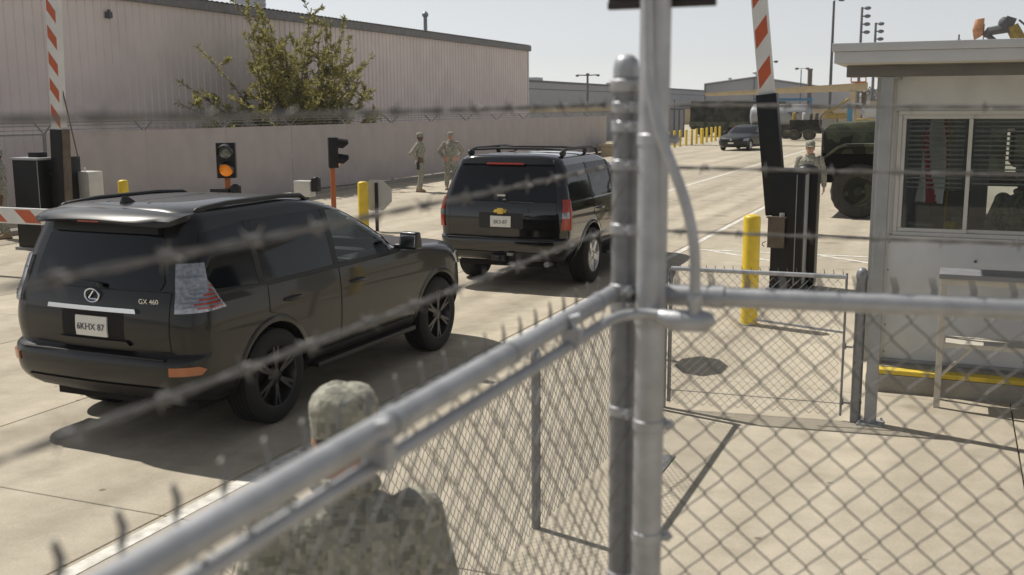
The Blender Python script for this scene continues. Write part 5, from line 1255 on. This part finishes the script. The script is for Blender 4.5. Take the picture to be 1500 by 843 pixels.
# ================================================================== shrub over the fence
def shrub(name, label, loc, seed, H_, spread, nst, leaves, mat='leaf', lsz=(.10,.018), stemr=.03):
    """fan of arching stems with short twigs, leaves set along their outer lengths"""
    rnd = random.Random(seed); t = thing(name, label, 'shrub', loc)
    wood = MB(); lv = MB(); tips = []
    for i in range(nst):
        a = math.pi*(.5+rnd.choice((0,1)))+rnd.gauss(0,.9); lean = rnd.random()**.75; hh = H_*(1-.40*lean**2.2)*rnd.uniform(.60,1.0)
        dx, dy = spread[0]*lean*math.cos(a), spread[1]*lean*math.sin(a); bx, by = rnd.gauss(0,.25), rnd.gauss(0,.12*spread[1])
        wx, wy = rnd.uniform(-.25,.25), rnd.uniform(-.3,.3); pts = []
        for k in range(11):
            f = k/10; pts.append(Vector((bx+dx*f**1.6+wx*math.sin(f*5), by+dy*f**1.6+wy*math.sin(f*4.2), hh*(f-.10*lean*f*f))))
        wood.tube(pts, [stemr*(1-.88*k/10) for k in range(11)], 5); tips.append((pts, .42, 1.6))
        for b in range(6):
            f = rnd.uniform(.40,.98); j = min(9, int(f*10)); p = pts[j].lerp(pts[j+1], f*10-j); an = rnd.uniform(0, 6.28); ln = rnd.uniform(.25,.80)
            d = Vector((math.cos(an)*.8, math.sin(an)*.8, rnd.uniform(.0,1.0))).normalized()
            q = [p+d*ln*u+Vector((0,0,.16*ln*u*u)) for u in (0,.35,.7,1)]
            wood.tube(q, [stemr*.28,stemr*.22,stemr*.14,stemr*.06], 4); tips.append((q, .12, .75))
    tot = sum(x[2] for x in tips)
    for q, st, wt in tips:
        n = len(q)-1
        for _ in range(int(leaves*wt/tot)):
            f = st+(1-st)*rnd.random()**.7; j = min(n-1, int(f*n)); p = q[j].lerp(q[j+1], f*n-j); ax = (q[j+1]-q[j]).normalized()
            d = (ax*rnd.uniform(.3,1.2)+Vector((rnd.gauss(0,1), rnd.gauss(0,1), rnd.gauss(0,.8)))*.6).normalized()
            s_ = d.cross(Vector((rnd.gauss(0,1), rnd.gauss(0,1), rnd.gauss(0,1)))).normalized(); L_ = lsz[0]*rnd.uniform(.45,1.5); W_ = lsz[1]*rnd.uniform(.6,1.4)
            n_ = d.cross(s_)*L_*.12
            lv.add([p, p+d*L_*.45+s_*W_+n_, p+d*L_, p+d*L_*.45-s_*W_+n_], [(0,1,2),(0,2,3)])
    wood.build('stems', 'bark', t); tag(lv.build('crown', mat, t, smooth=0), kind='stuff'); return t
shrub('shrub', 'tall loose olive green shrub rising above the screened fence', (-19.6,29.2,0), 4, 5.9, (1.3,5.2), 62, 26000, lsz=(.15,.022))
shrub('shrub', 'small sprig of shrub left of the big one at the fence top', (-19.2,25.3,0), 9, 2.35, (.3,.7), 7, 1200, lsz=(.14,.026))

# ================================================================== far yard
fb = thing('far_warehouse', 'long pale grey flat roofed warehouse far behind the fence end', 'warehouse', (-45,100,0))
m = MB(); m.b2((-30,0,0), (0,110,5.35)); m.build('wall', 'far_grey', fb, smooth=0)
m = MB(); m.b2((-30.1,-.1,5.351), (.12,110.1,5.6)); m.build('parapet', 'far_dark', fb, smooth=0)
m = MB(); m.b2((.003,0,4.55), (.02,110,4.65)); m.build('wall_band', 'far_dark', fb, smooth=0)
for y in (18, 50, 64):
    m = MB(); m.b2((-2.5,y,5.6), (-.8,y+1.8,6.0)); m.build('roof_unit', 'far_white', fb)
for y in (24, 47):
    m = MB(); m.b2((.021,y,1.9), (.3,y+2.6,2.7)); m.build('wall_unit', 'far_white', fb)
gb = thing('gabled_shed', 'grey metal shed with low gable and dark corner trim in the far yard', 'shed', (-40.0,182,0))
m = MB(); pl = [(0,0),(20.5,0),(20.5,5.3),(8.5,7.25),(0,6.2)]
m.add([(x,0,z) for x,z in pl]+[(x,40,z) for x,z in pl], [(0,1,2,3,4),(9,8,7,6,5),(0,5,6,1),(1,6,7,2),(2,7,8,3),(3,8,9,4),(4,9,5,0)]); m.build('wall', 'far_grey', gb, smooth=0)
m = MB(); m.tube([(-.1,-.15,6.25),(8.5,-.15,7.3),(20.6,-.15,5.35)], .16, 4); m.tube([(0,-.12,0),(0,-.12,6.2)], .14, 4); m.tube([(8.3,-.12,0),(8.3,-.12,7.2)], .07, 4); m.build('trim', 'far_dark', gb)
m = MB(); m.cyl((4,1,6.5), (4,1,7.3), .3, n=8); m.cyl((8.4,1,7.1), (8.4,1,7.9), .12, n=8); m.ell((8.4,1,8.1), (.7,.7,.35)); m.build('roof_vent', 'far_white', gb)
for k in range(22):
    m = MB(); m.b2((.35+k*.93,-.03,.05), (.38+k*.93,.0,5.2)); m.build('wall_rib', 'far_grey', gb)
for (x, y, lx, ly, h, mt, nm, lab, cat) in (
  (-46,150,34,6,2.2,'tan_wall','tan_wall','low tan masonry wall far behind the grey tank','wall'),
  (-16.9,52.6,1.0,6.2,.52,'tan_paint','yellow_barrier','yellow ochre low barrier at the end of the screened fence','barrier'),
  (-6,128,40,5,4.2,'far_grey','low_building','low grey building far behind the booth column','building'),
  (-8,112,44,3,3.0,'tan_wall','tan_wall','tan wall behind the construction machines','wall')):
    t = thing(nm, lab, cat, (x,y,0)); m = MB(); m.b2((0,0,-.03), (lx,ly,h)); m.build('wall', mt, t, bevel=.03, smooth=0)
    m = MB(); m.b2((-.1,-.1,h+.002), (lx+.1,ly+.1,h+.12)); m.build('coping', mt if cat == 'barrier' else 'far_dark', t, smooth=0)
    if cat == 'building':
        for k in range(9):
            m = MB(); m.b2((1+k*4.2,-.06,1.6), (2.8+k*4.2,-.0,2.9)); wn = m.build('window', 'dark_glass', t, smooth=0); m = MB(); m.b2((.9+k*4.2,-.1,1.5), (2.9+k*4.2,-.061,1.6)); m.build('sill', 'far_white', wn)
t = thing('low_shed', 'low shed with tan roof edge beyond the screened fence', 'shed', (-25.5,75,0))
m = MB(); m.b2((-5,0,-.03), (0,24,2.2)); m.build('wall', 'far_grey', t, smooth=0); m = MB(); m.b2((-5.2,-.2,2.2), (.25,24.2,2.55)); m.build('roof', 'tan_wall', t, smooth=0)
# posts and panels of the yard gate by the covered truck
yg = thing('yard_fence', 'dark slim posts of a yard fence left of the covered truck', 'fence', (-24.4,88,0))
for k in range(9):
    m = MB(); m.cyl((k*.42,0,-.03), (k*.42,0,3.1 if k % 3 == 0 else 2.3), .05, n=8); m.build('post', 'far_dark', yg)
m = MB(); m.b2((1.3,.08,0), (3.3,.14,2.25)); m.build('gate_panel', 'far_grey', yg); m = MB(); m.b2((0,-.03,2.25), (3.4,.05,2.33)); m.build('top_rail', 'far_dark', yg)

def pole(loc, h, label, heads, r=.12, mat='far_dark'):
    t = thing('light_pole', label, 'light pole', loc); m = MB(); m.tube([(0,0,-.03),(0,0,h)], [r, r*.65], 10); m.build('mast', mat, t)
    for (dx, dz, s_) in heads:
        m = MB(); m.tube([(0,0,h+dz),(dx,0,h+dz+.05)], r*.4, 6); m.ell((dx,0,h+dz), (s_*.6,s_*.45,s_*.35)); m.build('lamp_head', 'far_dark', t)
    return t
pole((-30.2,90,0), 5.2, 'short pole with three lamp heads above the far warehouse', [(-.95,.05,.3),(0,.15,.3),(.95,.05,.3)], .14)
pole((-10.14,95,0), 11.2, 'tall slim light pole left of the booth roof', [(.6,.1,.5)], .15)
for (x, y, h, lb_) in ((-15.72,190,18.7,'nearer stadium light mast above the booth roof'), (-14.14,200,16.8,'farther stadium light mast above the booth roof')):
    pole((x,y,0), h, lb_, [(.9,-.2,.9),(.9,-1.5,.9),(.9,-2.8,.9),(.9,-4.1,.9)], .3)
pole((-24.2,150,0), 8.4, 'curved street lamp right of the striped arm', [(.9,.1,.5)], .1)
pole((-19.9,150,0), 7.4, 'double street lamp beside the brown stack', [(-.6,.1,.45),(.8,.1,.45)], .1)
m = MB(); m.tube([(0,0,-.03),(0,0,7.6)], .32, 12); m.lathe([(.36,7.4),(.36,7.6),(.3,7.65)], 12); tag(m.build('smoke_stack', 'brown_metal', loc=(-19.35,155,0)), 'brown steel stack between the street lamps in the far yard', 'stack')

# tan bridge boom with its column
bm_ = thing('boom_machine', 'long tan steel boom on a column stretching over the far vehicles', 'machine', (-6.6,80,0))
m = MB(); m.add([(-10.9,-.3,3.28),(0.6,-.3,3.55),(.6,-.3,4.1),(-10.9,-.3,3.48),(-10.9,.3,3.28),(.6,.3,3.55),(.6,.3,4.1),(-10.9,.3,3.48)], [(0,1,2,3),(7,6,5,4),(0,4,5,1),(1,5,6,2),(2,6,7,3),(3,7,4,0)]); bb = m.build('boom', 'tan_paint', bm_, bevel=.03)
m = MB(); m.b2((-10.95,-.36,3.44), (.6,.36,3.50)); m.v = [(x,y,z+(x+10.9)*.054) for x,y,z in m.v]; m.build('boom_flange', 'tan_paint', bb)
m = MB(); m.b2((-.55,-.4,0), (-.15,.4,3.5)); m.build('column', 'tan_paint', bm_, bevel=.02); m = MB(); m.b2((.25,-.3,0), (.55,.3,3.5)); m.build('column', 'brown_metal', bm_, bevel=.02)
m = MB(); m.b2((-.5,-.5,4.1), (.5,.5,4.2)); m.tube([(-.5,-.4,4.2),(-.5,-.4,4.9),(.5,-.4,4.9),(.5,-.4,4.2)], .05, 6); m.tube([(-.5,-.4,4.5),(.5,-.4,4.5)], .05, 6); m.build('guard_rail', 'orange_post', bm_)
m = MB(); m.tube([(-.9,-.3,2.1),(-.4,-.4,2.7),(.3,-.4,2.6),(.4,-.4,2.1)], .07, 8); m.build('hose', 'far_white', bm_)
m = MB(); m.b2((-2.2,-.6,1.6), (-.6,.6,2.0)); m.tube([(-2.2,-.5,2.0),(-1.2,-.5,2.5),(-.6,-.5,3.0)], .12, 6); m.build('arm_base', 'machine_yellow', bm_, bevel=.03)
bf_ = thing('blue_frame', 'light blue steel frame behind the grey tank', 'frame', (-15.9,92,0))
for x in (0,4.6):
    m = MB(); m.b2((x-.09,-.09,-.03), (x+.09,.09,3.2)); m.build('upright', 'blue_paint', bf_)
m = MB(); m.b2((.1,-.08,2.95), (4.5,.08,3.15)); m.build('crossbeam', 'blue_paint', bf_)
m = MB(); m.b2((.1,-.08,2.4), (4.5,.08,2.5)); m.build('crossbeam', 'blue_paint', bf_)
tn = thing('tank_trailer', 'grey round ended tank trailer behind the raised arm', 'trailer', (-13.2,86,0))
m = MB(); T = Matrix.Translation((0,0,1.75)) @ Matrix.Rotation(math.pi/2, 4, 'Y'); m.lathe([(.1,-2.0),(.6,-1.95),(.85,-1.8),(.9,-1.6),(.9,2.2),(.85,2.4),(.55,2.6),(.1,2.68)], 24, T); m.build('tank', 'tank_grey', tn)
m = MB(); m.add([(1.0,-.915,2.05),(1.9,-.915,2.05),(1.45,-.93,1.6),(1.0,-.9,2.05),(1.9,-.9,2.05),(1.45,-.9,1.6)], [(2,1,0),(3,4,5),(0,1,4,3),(1,2,5,4),(2,0,3,5)]); m.build('marking', 'far_dark', tn)
m = MB(); m.b2((-1.9,-.8,.75), (2.6,.8,.95)); m.b2((-1.7,-.9,.4), (-.6,.9,1.2)); m.build('chassis', 'woodland', tn)
for x in (-.1,.9): big_wheel(tn, (x,-.75,.45), .45, .28)
big_wheel(tn, (-.1,.75,.45), .45, .28); big_wheel(tn, (.9,.75,.45), .45, .28)
gn = thing('generator_trailer', 'cluttered tan and green generator trailer in the far yard', 'trailer', (-10.6,82,0))
m = MB(); m.b2((-.9,-.6,.7), (1.3,.6,1.5)); m.build('housing', 'canvas', gn, bevel=.05); m = MB(); m.b2((-1.2,-.7,.5), (2.4,.7,.7)); m.build('bed', 'woodland', gn)
for (a, b, c, mt) in ((-.6,1.72,.22,'machine_yellow'),(.1,1.7,.2,'far_white'),(.6,1.66,.17,'woodland'),(1.0,1.7,.2,'far_dark')):
    m = MB(); m.cyl((a,-.3,1.5), (a,-.3,b+.25), c*.7, n=12); m.ell((a,-.3,b+.25), (c*.7,c*.7,.08)); m.build('fitting', mt, gn)
m = MB(); m.tube([(1.9+.62*math.cos(a),-.75,1.35+.75*math.sin(a)) for a in np.linspace(0,2*math.pi,26)[:-1]], .06, 6, closed=True); m.build('hoop', 'far_dark', gn)
m = MB(); m.b2((1.45,-.72,.75), (2.35,-.60,1.7)); m.build('panel', 'tank_grey', gn)
for x in (-.5,.5): 
    for y in (-.65,.65): big_wheel(gn, (x,y,.4), .4, .25)
fm = thing('forklift', 'tan machine with bright round lamps in the yard behind the army truck', 'machine', (-4.95,70,0))
m = MB(); m.b2((-.9,-.7,.4), (.9,1.4,1.7)); m.build('body', 'machine_yellow', fm, bevel=.08); m = MB(); m.b2((-.5,-.3,1.7), (.5,.9,2.5)); m.build('cab', 'far_white', fm, bevel=.05)
for x in (-.5,.5):
    m = MB(); m.cyl((x,-.74,2.1), (x,-.6,2.1), .16, n=14); m.build('lamp', 'lens_clear', fm)
for x in (-.8,.8):
    for y in (-.3,1.0): big_wheel(fm, (x,y,.45), .45, .3)
m = MB(); m.b2((-1.4,-.3,0), (-1.1,.1,2.6)); m.build('mast', 'blue_paint', fm)
ex = thing('excavator', 'excavator arm end rising behind the booth roof', 'machine', (1.15,40,-1.05))
m = MB(); m.tube([(2.2,0,2.6),(1.2,0,4.6),(.35,0,6.15)], [.32,.28,.2], 8); m.build('stick', 'machine_yellow', ex)
m = MB(); m.box((.25,0,6.2), (.32,.3,.5), (0,R(20),0)); m.ell((.12,0,6.25), (.2,.18,.22)); m.tube([(.25,0,6.1),(-.35,0,6.0),(-.5,0,5.85)], [.16,.14,.08], 8); m.tube([(-.45,0,5.95),(.1,0,5.45)], .09, 8); m.build('linkage', 'far_dark', ex)
m = MB(); m.tube([(.55,0,6.35),(1.3,.0,5.7),(2.4,0,4.2)], .035, 6); m.build('hose', 'far_dark', ex)
m = MB(); m.b2((1.4,-1.2,1.9), (4.2,1.2,3.4)); m.build('cab', 'machine_yellow', ex, bevel=.08)
for y in (-1.1,1.1): m = MB(); m.b2((1.2,y-.3,1.03), (4.4,y+.3,1.9)); m.build('track', 'under', ex, bevel=.2)
fo = thing('orange_flag', 'small faded orange flag on a thin pole above the booth roof', 'flag', (.45,40,-.7))
m = MB(); m.cyl((.2,0,.7), (.2,0,5.9), .02, n=6); m.build('staff', 'far_dark', fo)
m = MB(); vs = []; n = 8
for a in range(n+1):
    for b in range(n+1):
        u, v_ = a/n, b/n; vs.append((.2-.36*u*(1-.4*abs(v_-.5)), .05*math.sin(u*5+v_*2), 5.55+.55*v_-.12*u+.14*u*(v_-.5)))
m.add(vs, [(a*(n+1)+b, (a+1)*(n+1)+b, (a+1)*(n+1)+b+1, a*(n+1)+b+1) for a in range(n) for b in range(n)]); m.build('cloth', 'flag_orange', fo, smooth=80)
# distant wooded rise on the right
hl = MB(); vs = []; fs = []; n = 40
for a in range(n+1):
    for b in range(7):
        x = -60+a*6; y = 330+b*12; z = (4+9*max(0, min(1, (x+45)/80)))*math.sin(b/6*math.pi)**.7*(1+.12*math.sin(a*1.3)+.08*math.sin(a*2.9))-.5
        vs.append((x,y,z))
for a in range(n):
    for b in range(6): i = a*7+b; fs.append((i,i+7,i+8,i+1))
hl.add(vs, fs); tag(hl.build('hill', 'dirt', smooth=80), kind='structure')
rnd = random.Random(2); lv = MB()
for k in range(1400):
    x = rnd.uniform(-55,150); b = rnd.uniform(.2,.8); z = (4+9*max(0, min(1, (x+45)/80)))*math.sin(b*math.pi)**.7; c = Vector((x, 330+b*72, z+rnd.uniform(0,1.6)))
    for q in range(9):
        d = Vector((rnd.gauss(0,1), rnd.gauss(0,1), rnd.gauss(0,.8))); e = Vector((rnd.gauss(0,1), rnd.gauss(0,1), rnd.gauss(0,1))).normalized()*.8; g_ = e.cross(Vector((rnd.gauss(0,1),rnd.gauss(0,1),rnd.gauss(0,1)))).normalized()*.7
        lv.add([c+d, c+d+e, c+d+e*.5+g_], [(0,1,2)])
tag(lv.build('hillside_wood', 'far_leaf', smooth=0), 'distant wooded rise behind the far yard on the right', 'trees', kind='stuff')

# thin bright haze over the whole place
hz = MB(); hz.b2((-620,-320,-1.6), (620,920,24)); ho = hz.build('haze', 'galv', smooth=0); tag(ho, kind='stuff')
hm = bpy.data.materials.new('haze'); hm.use_nodes = True; t = hm.node_tree; t.nodes.remove(t.nodes['Principled BSDF'])
pv = t.nodes.new('ShaderNodeVolumePrincipled'); pv.inputs['Color'].default_value = (.93,.95,1,1); pv.inputs['Density'].default_value = .0003; pv.inputs['Anisotropy'].default_value = .35
t.links.new(pv.outputs[0], t.nodes['Material Output'].inputs['Volume']); ho.data.materials.clear(); ho.data.materials.append(hm)
S.cycles.volume_bounces = 1
